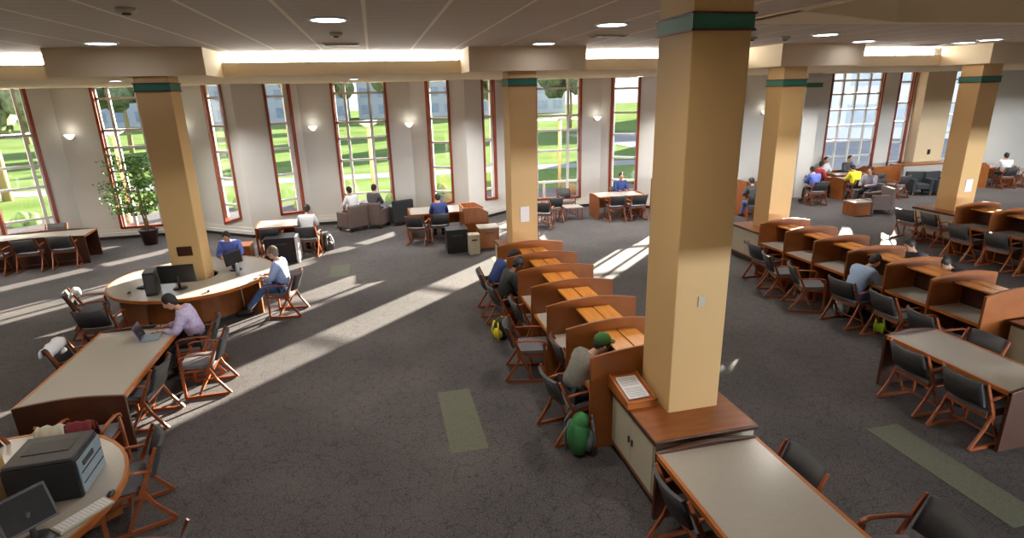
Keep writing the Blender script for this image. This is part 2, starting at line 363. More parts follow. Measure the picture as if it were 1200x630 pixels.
# recessed ceiling lights
def make_light():
    t = thing('recessed_light', '', 'ceiling light', group='recessed ceiling lights')
    MB().lathe([(.20, -.004), (.20, -.02), (.24, -.02), (.25, 0)], cap=False).build('trim_ring', M['white'], t)
    MB().lathe([(.001, -.016), (.20, -.016), (.20, -.004), (.001, -.004)]).build('diffuser', M['lamp'], t)
    return t
LP = make_light()
SP = thing('soffit_light_fixture', '', 'ceiling light', group='small soffit downlights')
MB().lathe([(.11, -.003), (.11, -.012), (.14, -.012), (.145, 0)], cap=False).build('trim_ring', M['white'], SP)
MB().lathe([(.001, -.01), (.11, -.01), (.11, -.003), (.001, -.003)]).build('diffuser', M['lamp'], SP)
LTS = [((-.42, 7.58), 'round lit ceiling light at top left of centre, above the open carpet'), ((3.34, 7.99), 'round lit ceiling light just left of the big foreground column'),
       ((-3.97, 10.54), 'small lit ceiling light above the left bulkhead'), ((3.22, 10.95), 'small lit ceiling light above the middle bulkhead'),
       ((8.05, 9.41), 'lit ceiling light right of the big foreground column, nearest it'), ((13.26, 10.55), 'lit ceiling light near the upper right corner'),
       ((10.2, 10.8), 'small faint ceiling light at the edge of the right bulkhead'), ((13.4, 11.25), 'small faint ceiling light left of the right column, in front of the cove')]
for (x, y), lb in LTS:
    place(LP, (x, y, CZ), 0, lb)
    if y < 10: area('lamp_and_fill_light', (x, y, CZ-.03), .36, LAMP_E, (1.0, .93, .84), spread=158)
for x, y in ((-9.5, 8.5), (-9.5, 14), (-5, 5), (-.5, 13), (1.0, 3.5), (9.0, 14.5), (-.5, -3), (6, -3), (19, 10), (25, 12), (25, 16), (-12, 3), (20, 4), (13, 1), (-6, -3)):  # extra ceiling lights without fixtures, added to brighten the room
    area('lamp_and_fill_light', (x, y, (CZ if y < YF-.5 else 4.46)-.03), .4, LAMP_E*(.9 if y < 12 else 1.3), (1.0, .93, .84), spread=158)
# tubes in the cove
for n, (x0, x1) in enumerate(((-16, -5.22), (-2.76, 1.88), (4.33, 8.62), (10.77, 14.43), (17.02, 30))):
    k = max(1, round((x1-x0)/1.6)); st = (x1-x0)/k
    for i in range(k):
        tb = Bx(x0+i*st+.02, x0+(i+1)*st-.02, YF+.12, YF+.2, 4.73, 4.83).build('cove_lamp', M['tube'])
        tag(tb, 'white fluorescent lamp behind the cove lip', 'cove light', 'fluorescent lamps in the window cove')

# small downlights in the soffit washing the window wall
for i, x in enumerate((-13.0, -10.4, -5.2, -3.7, -.4, 2.9, 4.6, 6.25, 8.6, 9.6, 13.0, 15.3, 18.3, 21.5, 25)):
    if x in (-5.2, -.4, 4.6, 8.6): place(SP, (x, {-5.2: 14.1, -.4: 15.6, 4.6: 16.8, 8.6: 18.1}[x], 4.46), 0, 'small lit downlight in the soffit ' + {-5.2: 'right of the left column', -.4: 'over the wide window with armchairs', 4.6: 'beside the middle column', 8.6: 'left of the big foreground column'}[x])
    area('soffit_light', (x, 16.6, 4.43), .2, 48, (1.0, .96, .90), spread=112)
# vents, detectors
def vent(x, y, lb):
    t = thing('ceiling_vent', lb, 'vent', (x, y, CZ)); Bx(-.3, .3, -.12, .12, -.02, 0).build('frame', M['beam'], t)
    m = MB()
    for k in range(5): m.box(-.27, .27, -.10+k*.045, -.08+k*.045, -.03, -.02)
    m.build('slats', M['black'], t)
vent(-.43, 10.9, 'dark slotted air vent in the ceiling left of centre'); vent(3.92, 9.5, 'dark slotted air vent beside the big column')
vent(13.0, 11.9, 'dark slotted air vent in the right hand ceiling')
def det(x, y, lb):
    t = thing('smoke_detector', lb, 'detector', (x, y, CZ)); MB().lathe([(.07, -.05), (.09, -.03), (.09, 0), (.01, 0)]).build('body', M['bone'], t)
    MB().lathe([(.02, -.07), (.04, -.065), (.04, -.05), (.02, -.05)]).build('sensor', M['darkgrey'], t)
det(-.42, 9.1, 'round detector between ceiling light and vent'); det(6.9, 9.9, 'round detector left of the right bulkhead'); det(-2.28, 6.8, 'small ceiling sensor at the upper left')
det(7.6, 9.9, 'dark ceiling detector above the right bulkhead')

# wall sconces
def make_sconce():
    t = thing('wall_sconce', '', 'sconce', group='bowl sconces on the window wall')
    MB().lathe([(.03, -.11), (.07, -.085), (.12, -.02), (.14, .03), (.12, .035)], 0, 0, 20).build('bowl', M['glow'], t)
    Bx(-.05, .05, -.02, .22, -.10, .0).build('bracket', M['bone'], t)
    return t
SC = make_sconce()
for x, lb in ((-8.6, 'lit white bowl sconce at far left, left of the potted tree'), (-5.7, 'lit white bowl sconce partly hidden beside the left column'), (-1.89, 'lit white bowl sconce left of the wide window with armchairs below'),
              (1.1, 'lit white bowl sconce right of the wide window with armchairs below'), (7.62, 'lit white bowl sconce left of the big foreground column'), (14.3, 'lit white bowl sconce right of the big foreground column')):
    place(SC, (x, YW-.2, 3.15), 0, lb)
    pl = bpy.data.lights.new('sconce_light', 'POINT'); pl.energy = 1.4; pl.color = (1, .93, .8); pl.shadow_soft_size = .12
    po = bpy.data.objects.new('sconce_light', pl); po.location = (x, YW-.2, 3.3); C.objects.link(po)

# green carpet inlays
for (x0, x1, y0, y1, lb) in ((.53, .98, 5.73, 7.21, 'grey green carpet inlay strip in the open floor at centre'), (5.5, 5.95, 3.2, 4.9, 'grey green carpet inlay strip on the right hand aisle'),
                             (-1.35, -.9, 13.3, 14.3, 'faint green carpet inlay near the sunlit streak at centre left'), (2.6, 3.4, 13.4, 13.85, 'faint green carpet inlay beyond the middle carrels')):
    tag(Bx(x0, x1, y0, y1, -.002, .004).build('carpet_inlay', M.setdefault('inlay', mat('grey green carpet', (.085, .09, .062), .9, noise=60, col2=(.135, .14, .10)))), lb, 'carpet')

# ------------------------------------------------------------------ study furniture
def arch_panel(x0, x1, y0, t, z0, ze, rise, n=14):
    """vertical panel across x with an arched top edge"""
    poly = [(x0, z0), (x1, z0)] + [(x1+(x0-x1)*i/n, ze+rise*math.sin(math.pi*i/n)) for i in range(n+1)]
    return MB().prism(poly, y0-t/2, y0+t/2, 'y')
def reading_table(x0, x1, y0, y1, label, rz=0, group='light topped reading tables', wood='wooddark'):
    cx, cy = (x0+x1)/2, (y0+y1)/2; hx, hy = (x1-x0)/2, (y1-y0)/2
    t = thing('reading_table', label, 'table', (cx, cy, 0), rz, group)
    Bx(-hx+.03, hx-.03, -hy+.03, hy-.03, .70, .742).build('tabletop', M['laminate'], t)
    m = MB(); m.box(-hx, -hx+.035, -hy, hy, .695, .745); m.build('edging', M['edge'], t)
    Bx(hx-.035, hx, -hy, hy, .695, .745).build('edging', M['edge'], t)
    for s in (-1, 1):
        arch_panel(-hx, hx, s*(hy-.02), .045, 0, .745, .045).build('end_panel', M[wood], t, bevel=.006)
    Bx(-.02, .02, -hy+.04, hy-.04, .32, .70).build('modesty_panel', M[wood], t)
    return t
T1 = reading_table(-4.26, -3.12, 6.79, 9.05, 'long light topped table at left with laptop and jacketed chair, sunlit floor beyond')
T2 = reading_table(2.30, 3.37, 2.30, 4.19, 'light topped table in the foreground abutting the column bench')
T3 = reading_table(6.53, 7.36, 4.14, 5.80, 'light topped table at the right edge beside the right carrels')
def make_carrels(name, label, x0, x1, ys, loc=(0, 0, 0)):
    t = thing(name, label, 'study carrels', (x0, ys[0], 0)); W = x1-x0; dy = ys[1]-ys[0]; mid = W/2
    for k, y in enumerate(ys):
        yy = y-ys[0]
        arch_panel(0, W, yy, .04, 0, 1.17, .075).build('divider_panel', M['wood'], t, bevel=.006)
    for k in range(len(ys)-1):
        y0, y1 = ys[k]-ys[0]+.02, ys[k+1]-ys[0]-.02
        for s in (0, 1):
            f = (lambda v: v) if s == 0 else (lambda v: W-v)
            a, b = sorted((f(.06), f(mid-.01))); d = Bx(a, b, y0, y1, .70, .735).build('desk_surface', M['laminate'], t)
            a, b = sorted((f(.035), f(.06))); Bx(a, b, y0, y1, .695, .74).build('edge_strip', M['edge'], d)
            a, b = sorted((f(.42), f(mid-.012))); Bx(a, b, y0, y1, 1.075, 1.10).build('shelf_top', M['woodtop'], t)
        m = Bx(mid-.012, mid+.012, y0, y1, .10, 1.075); m.build('spine_panel', M['wooddark'], t)
    return t
YC = [5.42+.843*k for k in range(7)]; YR = [5.70+.815*k for k in range(7)]; YF3 = [6.50+.83*k for k in range(6)]
make_carrels('study_carrel_row', 'middle row of cherry wood study carrels running away from the foreground column', 2.11, 3.45, YC)
make_carrels('study_carrel_row', 'right hand row of cherry wood study carrels with a man in light blue', 8.02, 9.28, YR)
make_carrels('study_carrel_row', 'farthest row of cherry wood study carrels cut by the right edge', 13.42, 14.75, YF3)
# column benches: cream cabinets with wood top
def bench(x0, x1, y0, y1, label, doors=True):
    cx, cy = (x0+x1)/2, (y0+y1)/2; hx, hy = (x1-x0)/2, (y1-y0)/2
    t = thing('column_bench', label, 'bench', (cx, cy, 0), group='cream cabinets around the columns')
    Bx(-hx+.07, hx-.07, -hy+.07, hy-.07, 0, .12).build('plinth', M['base'], t)
    Bx(-hx+.02, hx-.02, -hy+.02, hy-.02, .12, .155).build('base_strip', M['wood'], t)
    Bx(-hx+.03, hx-.03, -hy+.03, hy-.03, .155, .745).build('body', M['bone'], t)
    Bx(-hx, hx, -hy, hy, .745, .795).build('bench_top', M['wooddark'], t, bevel=.01)
    Bx(-hx+.012, hx-.012, -hy+.012, hy-.012, .795, .80).build('top_veneer', M['wood'], t)
    if doors:
        for s in (-1, 1):
            d = Bx(-hx+.018, -hx+.03, min(0, s*(hy-.06))+.005, max(0, s*(hy-.06))-.005, .165, .73).build('door', M['bone'], t)
            Bx(-hx+.006, -hx+.018, s*.04-.014, s*.04+.014, .42, .49).build('latch', M['darkgrey'], d)
    return t
bench(2.33, 3.46, 4.26, 5.36, 'cream cabinet bench with wood top wrapping the foreground column')
bench(8.45, 9.55, 11.0, 12.3, 'cream cabinet bench around the column behind the right carrels')
bench(8.42, 9.6, 4.5, 5.62, 'cream cabinet bench at the right edge past the last right carrel')
bench(14.2, 15.3, 11.15, 12.5, 'cream cabinet bench around the far right column')
bench(2.45, 3.5, 11.25, 12.5, 'cream cabinet bench around the column behind the middle carrels')

# reading stand on the bench
t = thing('reading_stand', 'sloped wooden reading stand on the bench beside the foreground column', 'stand', (2.49, 5.12, .80))
m = MB(); m.prism([(-.26, 0), (.26, 0), (.26, .13), (-.26, .05)], -.17, .17, 'x'); m.build('stand_body', M['edge'], t)
m = MB()
Mx = Matrix.Translation((0, 0, .095)) @ Euler((R_(8.7), 0, 0)).to_matrix().to_4x4()
m.box(-.17, -.15, -.26, .26, -.005, .025, M4=Mx); m.box(.15, .17, -.26, .26, -.005, .025, M4=Mx); m.box(-.17, .17, -.26, -.24, -.005, .025, M4=Mx); m.build('rim', M['edge'], t)
bk = thing('open_booklet', 'open white printed booklet lying on the reading stand', 'booklet', (2.49, 5.13, .90), 0)
m = MB(); m.box(-.12, .12, -.19, .19, 0, .012, M4=Euler((R_(8.7), 0, 0)).to_matrix().to_4x4()); m.build('pages', M['white'], bk)
m = MB(); Mr = Euler((R_(8.7), 0, 0)).to_matrix().to_4x4()
for k in range(12):
    if k == 6: continue
    m.box(-.10, .10, -.17+k*.028, -.163+k*.028, .0125, .0135, M4=Mr)
m.build('print_lines', M['midgrey'], bk)

# ------------------------------------------------------------------ chair
def make_chair():
    t = thing('library_chair', '', 'chair')
    # upholstered seat, slightly dished
    m = MB(); n = 6
    for i in range(n):
        x0, x1 = -.235+.47*i/n, -.235+.47*(i+1)/n
        dz = lambda x: .012*(x/.235)**2
        vs = [(x0, -.20, .415+dz(x0)), (x1, -.20, .415+dz(x1)), (x1, .23, .435+dz(x1)), (x0, .23, .435+dz(x0))]
        lo = [m.b.verts.new(v) for v in vs]; hi = [m.b.verts.new((v[0], v[1], v[2]+.05)) for v in vs]
        m.b.faces.new(lo[::-1]); m.b.faces.new(hi)
        for k in range(4): m.b.faces.new((lo[k], lo[(k+1) % 4], hi[(k+1) % 4], hi[k]))
    m.build('seat', M['seatgrey'], t)
    m = MB(); m.box(-.24, .24, -.21, -.17, .385, .415); m.box(-.24, .24, .19, .23, .395, .43); m.box(-.24, -.215, -.2, .22, .39, .425); m.box(.215, .24, -.2, .22, .39, .425)
    m.build('seat_frame', M['chairwood'], t)
    # curved backrest between the posts
    m = MB(); n = 8; rows = [(.53, -.235), (.68, -.285), (.84, -.345)]
    front = []; back = []
    for z, y in rows:
        front.append([m.b.verts.new((-.235+.47*i/n, y-.045*math.cos(math.pi*(i/n-.5)), z)) for i in range(n+1)])
        back.append([m.b.verts.new((-.235+.47*i/n, y-.045*math.cos(math.pi*(i/n-.5))-.035, z-.005)) for i in range(n+1)])
    for j in range(2):
        for i in range(n):
            m.b.faces.new((front[j][i], front[j][i+1], front[j+1][i+1], front[j+1][i])).smooth = True
            m.b.faces.new((back[j][i], back[j+1][i], back[j+1][i+1], back[j][i+1])).smooth = True
    for i in range(n):
        m.b.faces.new((front[2][i], front[2][i+1], back[2][i+1], back[2][i])); m.b.faces.new((front[0][i], back[0][i], back[0][i+1], front[0][i+1]))
    for j in range(2):
        m.b.faces.new((front[j][0], front[j+1][0], back[j+1][0], back[j][0])); m.b.faces.new((front[j][n], back[j][n], back[j+1][n], front[j+1][n]))
    m.build('backrest', M['grey'], t)
    q = (1.0, 1.5)
    for s in (-1, 1):
        X = s*.262
        MB().tube([(X, .20, .025), (X, .19, .42), (X, .175, .60)], .017, 4, q).build('leg', M['chairwood'], t)                 # front post
        MB().tube([(X, -.14, .46), (X, -.22, .26), (X, -.38, .02)], .017, 4, q).build('leg', M['chairwood'], t)                 # raked rear leg
        MB().tube([(X, -.17, .40), (X, -.05, .20), (X, .02, .05)], .015, 4, q).build('brace', M['chairwood'], t)
        MB().tube([(X, .21, .02), (X, -.36, .02)], .018, 4, q).build('runner', M['chairwood'], t)
        MB().tube([(X, -.12, .37), (X, -.20, .55), (X, -.33, .845)], [.019, .018, .014], 4, q).build('back_post', M['chairwood'], t)
        MB().tube([(X, .205, .575), (X, .19, .625), (X, .12, .65), (X, -.08, .65), (X, -.235, .63)], .018, 6, (1.3, .8)).build('arm', M['chairwood'], t)
    MB().tube([(-.26, -.02, .12), (.26, -.02, .12)], .013, 4).build('stretcher', M['chairwood'], t)
    return t
CH = make_chair()
def chair(x, y, ang, label, group=None):
    """ang: heading in degrees of the way the sitter faces, 0 = +X, 90 = +Y"""
    o = place(CH, (x, y, 0), R_(ang-90), label, group); return o
G_T1, G_C, G_R, G_3 = 'chairs around the left table', 'chairs at the middle carrels', 'chairs at the right carrels', 'chairs at the right edge table'
chair(-3.27, 7.50, 176, 'grey upholstered chair tucked at the near right side of the left table', G_T1)
chair(-2.72, 8.24, 182, 'empty chair pulled out on the sunlit floor behind the person in lavender', G_T1)
chair(-2.98, 8.92, 188, 'chair occupied by the person in lavender at the left table', G_T1)
chair(-4.28, 8.55, 4, 'chair with white jacket on its back on the left side of the long table', G_T1)
chair(-3.40, 6.42, 88, 'chair with cream and red coat draped over it at the table end', G_T1)
chair(-4.10, 6.35, 80, 'chair with worn back beside the column at the lower left', G_T1)
chair(-4.72, 10.22, 88, 'chair backing onto the long left table, facing the curved desk', 'chairs at the curved computer desk')
chair(-5.25, 11.15, 20, 'chair with a white bag at the left end of the curved desk', 'chairs at the curved computer desk')
chair(-2.02, 11.15, 170, 'chair under the man in blue plaid at the curved desk', 'chairs at the curved computer desk')
chair(-2.72, 5.50, 200, 'chair tucked beside the grey printer at the lower left', 'chairs at the lower left desk')
chair(-2.10, 4.05, 165, 'chair cut by the bottom edge right of the printer desk', 'chairs at the lower left desk')
cy = [(YC[k]+YC[k+1])/2 for k in range(6)]
for k, a, dx, lb in ((0, 8, 0, 'chair under the person with the green cap at the nearest middle carrel'), (2, -14, -.12, 'empty angled chair at the third middle carrel from the column'), (1, 0, .38, 'chair pushed in at the second middle carrel'),
                     (3, 3, .2, 'chair pushed in at the fourth middle carrel'), (4, 5, -.02, 'chair under the person in black and yellow'), (5, -3, -.05, 'chair under the person in navy at the farthest middle carrel')):
    chair(2.08+dx, cy[k]-(.12 if k == 2 else 0), a, lb, G_C)
ry = [(YR[k]+YR[k+1])/2 for k in range(6)]
for k, a, dx, lb in ((5, 0, 0, 'chair at the farthest right hand carrel beside the cream bench'), (4, -20, -.25, 'chair pulled out at the second farthest right carrel'), (3, -25, -.30, 'turned chair beside a pale bag at the right carrels'),
                     (2, 5, -.1, 'chair under the man in light blue at the right carrels'), (1, -4, -.02, 'chair at the right carrel just nearer than the man in light blue'), (0, -6, -.15, 'chair at the nearest right carrel, next to the light topped table')):
    chair(7.98+dx, ry[k], a, lb, G_R)
for y, k in ((7.33, 1), (8.15, 2)): chair(9.62, y+.0, 180, 'chair on the far side of the right carrels, ' + ('nearer' if k == 1 else 'farther') + ' of the two occupied', 'chairs behind the right carrels')
chair(6.62, 5.22, 0, 'chair on the left side of the right edge table, farther of two', G_3)
chair(6.62, 4.50, 0, 'chair on the left side of the right edge table, nearer of two', G_3)
chair(7.26, 5.25, 180, 'chair on the carrel side of the right edge table', G_3)
chair(2.50, 3.66, 2, 'chair tucked on the left side of the foreground table', 'chairs at the foreground table')
chair(3.17, 3.66, 180, 'chair tucked on the far right side of the foreground table', 'chairs at the foreground table')
chair(3.72, 2.78, 172, 'chair pulled out at the bottom edge right of the foreground table', 'chairs at the foreground table')
fy = [(YF3[k]+YF3[k+1])/2 for k in range(5)]
for k, lb in ((4, 'chair at the farthest carrel of the far right row'), (3, 'chair at the second carrel of the far right row'), (2, 'chair at the third carrel of the far right row'), (1, 'chair at the far right row cut by the picture edge')):
    chair(13.42, fy[k], (-3, 4, 0, 2)[4-k], lb, 'chairs at the far right carrels')
chair(13.85, 12.15, 10, 'pale lit armchair beside the far right cream bench, nearer', 'chairs beside the far right bench')
chair(13.95, 11.45, -5, 'pale lit armchair beside the far right cream bench, closer to the carrels', 'chairs beside the far right bench')

# ------------------------------------------------------------------ curved desks around columns
def curved_desk(cx, cy, r, label, h0=.70):
    t = thing('curved_desk', label, 'desk', (cx, cy, 0), group='curved desks around the left columns')
    def ring(a0, a1, r0, r1, z0, z1, n=40):
        m = MB(); prev = None
        P = []
        for i in range(n+1):
            a = R_(a0+(a1-a0)*i/n); P.append((math.cos(a), math.sin(a)))
        for i in range(n):
            (c0, s0), (c1_, s1_) = P[i], P[i+1]
            q = [(c0*r0, s0*r0), (c1_*r0, s1_*r0), (c1_*r1, s1_*r1), (c0*r1, s0*r1)]
            lo = [m.b.verts.new((a, b, z0)) for a, b in q]; hi = [m.b.verts.new((a, b, z1)) for a, b in q]
            m.b.faces.new(lo[::-1]); m.b.faces.new(hi)
            for k in (0, 2): m.b.faces.new((lo[k], lo[(k+1) % 4], hi[(k+1) % 4], hi[k]))
            if i == 0: m.b.faces.new((lo[3], lo[0], hi[0], hi[3]))
            if i == n-1: m.b.faces.new((lo[1], lo[2], hi[2], hi[1]))
        bmesh.ops.remove_doubles(m.b, verts=m.b.verts, dist=1e-5); return m
    ring(0, 360, .42, r-.03, .70, .74).build('desktop', M['laminate'], t)
    ring(0, 360, r-.03, r, .69, .745).build('edge_band', M['edge'], t)
    ring(0, 360, r-.55, r-.52, .08, .70).build('front_panel', M['wood'], t)
    ring(0, 360, r-.58, r-.50, 0, .08).build('toe_kick', M['base'], t)
    for a in (-80, -20, 40, 100, 160, 220):
        c_, s_ = math.cos(R_(a)), math.sin(R_(a))
        m = MB(); m.box(r-.5, r-.12, -.02, .02, 0, .70, M4=Euler((0, 0, R_(a))).to_matrix().to_4x4()); m.build('support_fin', M['wood'], t)
    return t
curved_desk(-3.70, 11.78, 1.46, 'curved light topped computer desk wrapped around the left column')
curved_desk(-3.72, 4.92, 1.24, 'curved light topped desk with printer at the lower left corner')

# electronics
def monitor(x, y, z, rz, label, w=.5, h=.32, mt='black', tilt=8):
    t = thing('computer_monitor', label, 'monitor', (x, y, z), rz)
    Mt = Matrix.Translation((0, 0, .12)) @ Euler((R_(-tilt), 0, 0)).to_matrix().to_4x4()
    Bx(-w/2, w/2, -.02, .03, 0, h, M4=Mt).build('housing', M[mt], t, bevel=.006)
    Bx(-w/2+.02, w/2-.02, -.024, -.019, .02, h-.02, M4=Mt).build('screen', M['screen'], t)
    MB().tube([(0, .02, .01), (0, .04, .25)], .022, 8).build('neck', M[mt], t)
    MB().lathe([(.12, 0), (.12, .012), (.03, .02)]).build('foot', M[mt], t)
    return t
def keyboard(x, y, z, rz, label, mt='black', w=.44):
    t = thing('keyboard', label, 'keyboard', (x, y, z), rz)
    Bx(-w/2, w/2, -.075, .075, 0, .02).build('case', M[mt], t, bevel=.004)
    m = MB()
    for r in range(4):
        for c in range(14): m.box(-w/2+.015+c*(w-.03)/14, -w/2+.011+(c+1)*(w-.03)/14, -.062+r*.031, -.036+r*.031, .02, .026)
    m.build('keys', M['darkgrey'] if mt == 'black' else M['white'], t)
def mouse(x, y, z, label, mt='black'):
    t = thing('computer_mouse', label, 'mouse', (x, y, z)); MB().ball((0, 0, .014), (.03, .055, .018)).build('shell', M[mt], t)
    Bx(-.004, .004, .01, .03, .028, .034).build('scroll_wheel', M['midgrey'], t)
monitor(-3.72, 10.98, .745, R_(180-2), 'black monitor seen from behind on the curved desk, in front of the column', .60, .34)
keyboard(-4.35, 11.35, .745, R_(60), 'dark keyboard on the left part of the curved desk')
mouse(-4.55, 10.95, .745, 'small dark mouse on the left part of the curved desk')
mouse(-3.15, 10.62, .745, 'small black mouse near the front edge of the curved desk')
t = thing('computer_tower', 'black computer tower standing on the curved desk left of the monitor', 'computer', (-4.12, 10.86, .745), R_(10))
Bx(-.09, .09, -.2, .2, 0, .42).build('case', M['black'], t, bevel=.008); Bx(-.07, .07, -.206, -.2, .05, .38).build('front_bezel', M['darkgrey'], t)
monitor(-2.98, 11.95, .745, R_(60), 'dark low monitor at the right part of the curved desk', .42, .26)
def bottle(x, y, z, r, h, m_, lb):
    t = thing('water_bottle', lb, 'bottle', (x, y, z)); MB().lathe([(r, 0), (r, h*.7), (r*.4, h*.88), (r*.4, h*.93)], seg=14).build('body', m_, t); MB().lathe([(r*.45, h*.93), (r*.45, h)], seg=12).build('cap', M['white'], t)
M['gbottle'] = cloth('green bottle plastic', (.02, .12, .05)); M['cbottle'] = cloth('clear grey bottle', (.35, .38, .42))
bottle(-2.85, 11.55, .745, .035, .24, M['cbottle'], 'pale bottle on the curved desk near the man in blue plaid')
bottle(-3.05, 12.1, .745, .035, .26, M['gbottle'], 'green bottle on the curved desk behind the column')
bottle(2.47, 5.75, .74, .035, .24, M['gbottle'], 'dark green bottle on the nearest middle carrel desk')
bottle(2.5, 10.2, .74, .035, .24, M['cbottle'], 'pale bottle on the farthest middle carrel desk')
# printer
t = thing('printer', 'large dark grey printer on the lower left curved desk', 'printer', (-3.02, 5.12, .745), R_(2))
m = Bx(-.27, .27, -.24, .24, 0, .36); m.build('body', M['black'], t, bevel=.012)
m = MB(); m.box(-.26, .26, -.23, .23, .36, .39); m.build('top_cover', M['darkgrey'], t, bevel=.01)
Bx(-.18, .18, -.08, .12, .39, .396).build('output_tray', M['black'], t)
Bx(.27, .285, -.22, .22, .02, .34).build('front_face', M['midgrey'], t, bevel=.004)
m = MB(); m.box(.285, .291, -.20, .20, .11, .118); m.box(.285, .291, -.20, .20, .21, .218); m.build('tray_seams', M['black'], t)
Bx(.285, .296, -.15, .05, .26, .30).build('control_panel', M['darkgrey'], t)
monitor(-2.86, 4.40, .745, R_(48), 'square dark monitor in front of the printer', .36, .30, 'darkgrey', 25)
keyboard(-2.63, 4.62, .745, R_(52), 'cream keyboard on the lower left curved desk', 'bone', .42)
mouse(-2.52, 4.86, .745, 'black mouse at the rim of the lower left desk')
monitor(-3.35, 4.1, .745, R_(10), 'dark screen at the lower left corner below the column', .4, .3, 'darkgrey')
# laptop
t = thing('laptop', 'open laptop with blue violet lid on the left table', 'laptop', (-3.42, 8.62, .745), R_(98))
Bx(-.16, .16, -.11, .11, 0, .018).build('base', M['midgrey'], t)
m = MB(); m.box(-.16, .16, 0, .012, 0, .22, M4=Matrix.Translation((0, .11, .012)) @ Euler((R_(-18), 0, 0)).to_matrix().to_4x4()); ld = m.build('lid', M.setdefault('viol', cloth('blue violet lid', (.10, .10, .32))), t)
m = MB(); m.box(-.15, .15, -.003, 0, .01, .21, M4=Matrix.Translation((0, .11, .012)) @ Euler((R_(-18), 0, 0)).to_matrix().to_4x4()); m.build('screen', M['screen'], t)

# ------------------------------------------------------------------ people
def eval_skin(verts, edges, rad, sub=1, root=0):
    me = bpy.data.meshes.new('tmp'); me.from_pydata([tuple(v) for v in verts], edges, [])
    o = bpy.data.objects.new('tmp', me); C.objects.link(o)
    o.modifiers.new('s', 'SKIN'); ly = me.skin_vertices[0].data if me.skin_vertices else None
    if ly is None:
        bm = bmesh.new(); bm.from_mesh(me); bm.verts.layers.skin.verify(); bm.to_mesh(me); bm.free(); ly = me.skin_vertices[0].data
    for i, r in enumerate(rad):
        ly[i].radius = r if isinstance(r, tuple) else (r, r); ly[i].use_root = (i == root)
    if sub:
        sb = o.modifiers.new('u', 'SUBSURF'); sb.levels = sub; sb.render_levels = sub
    dg = bpy.context.evaluated_depsgraph_get(); ev = o.evaluated_get(dg)
    out = bpy.data.meshes.new_from_object(ev); bpy.data.objects.remove(o); bpy.data.meshes.remove(me)
    return out
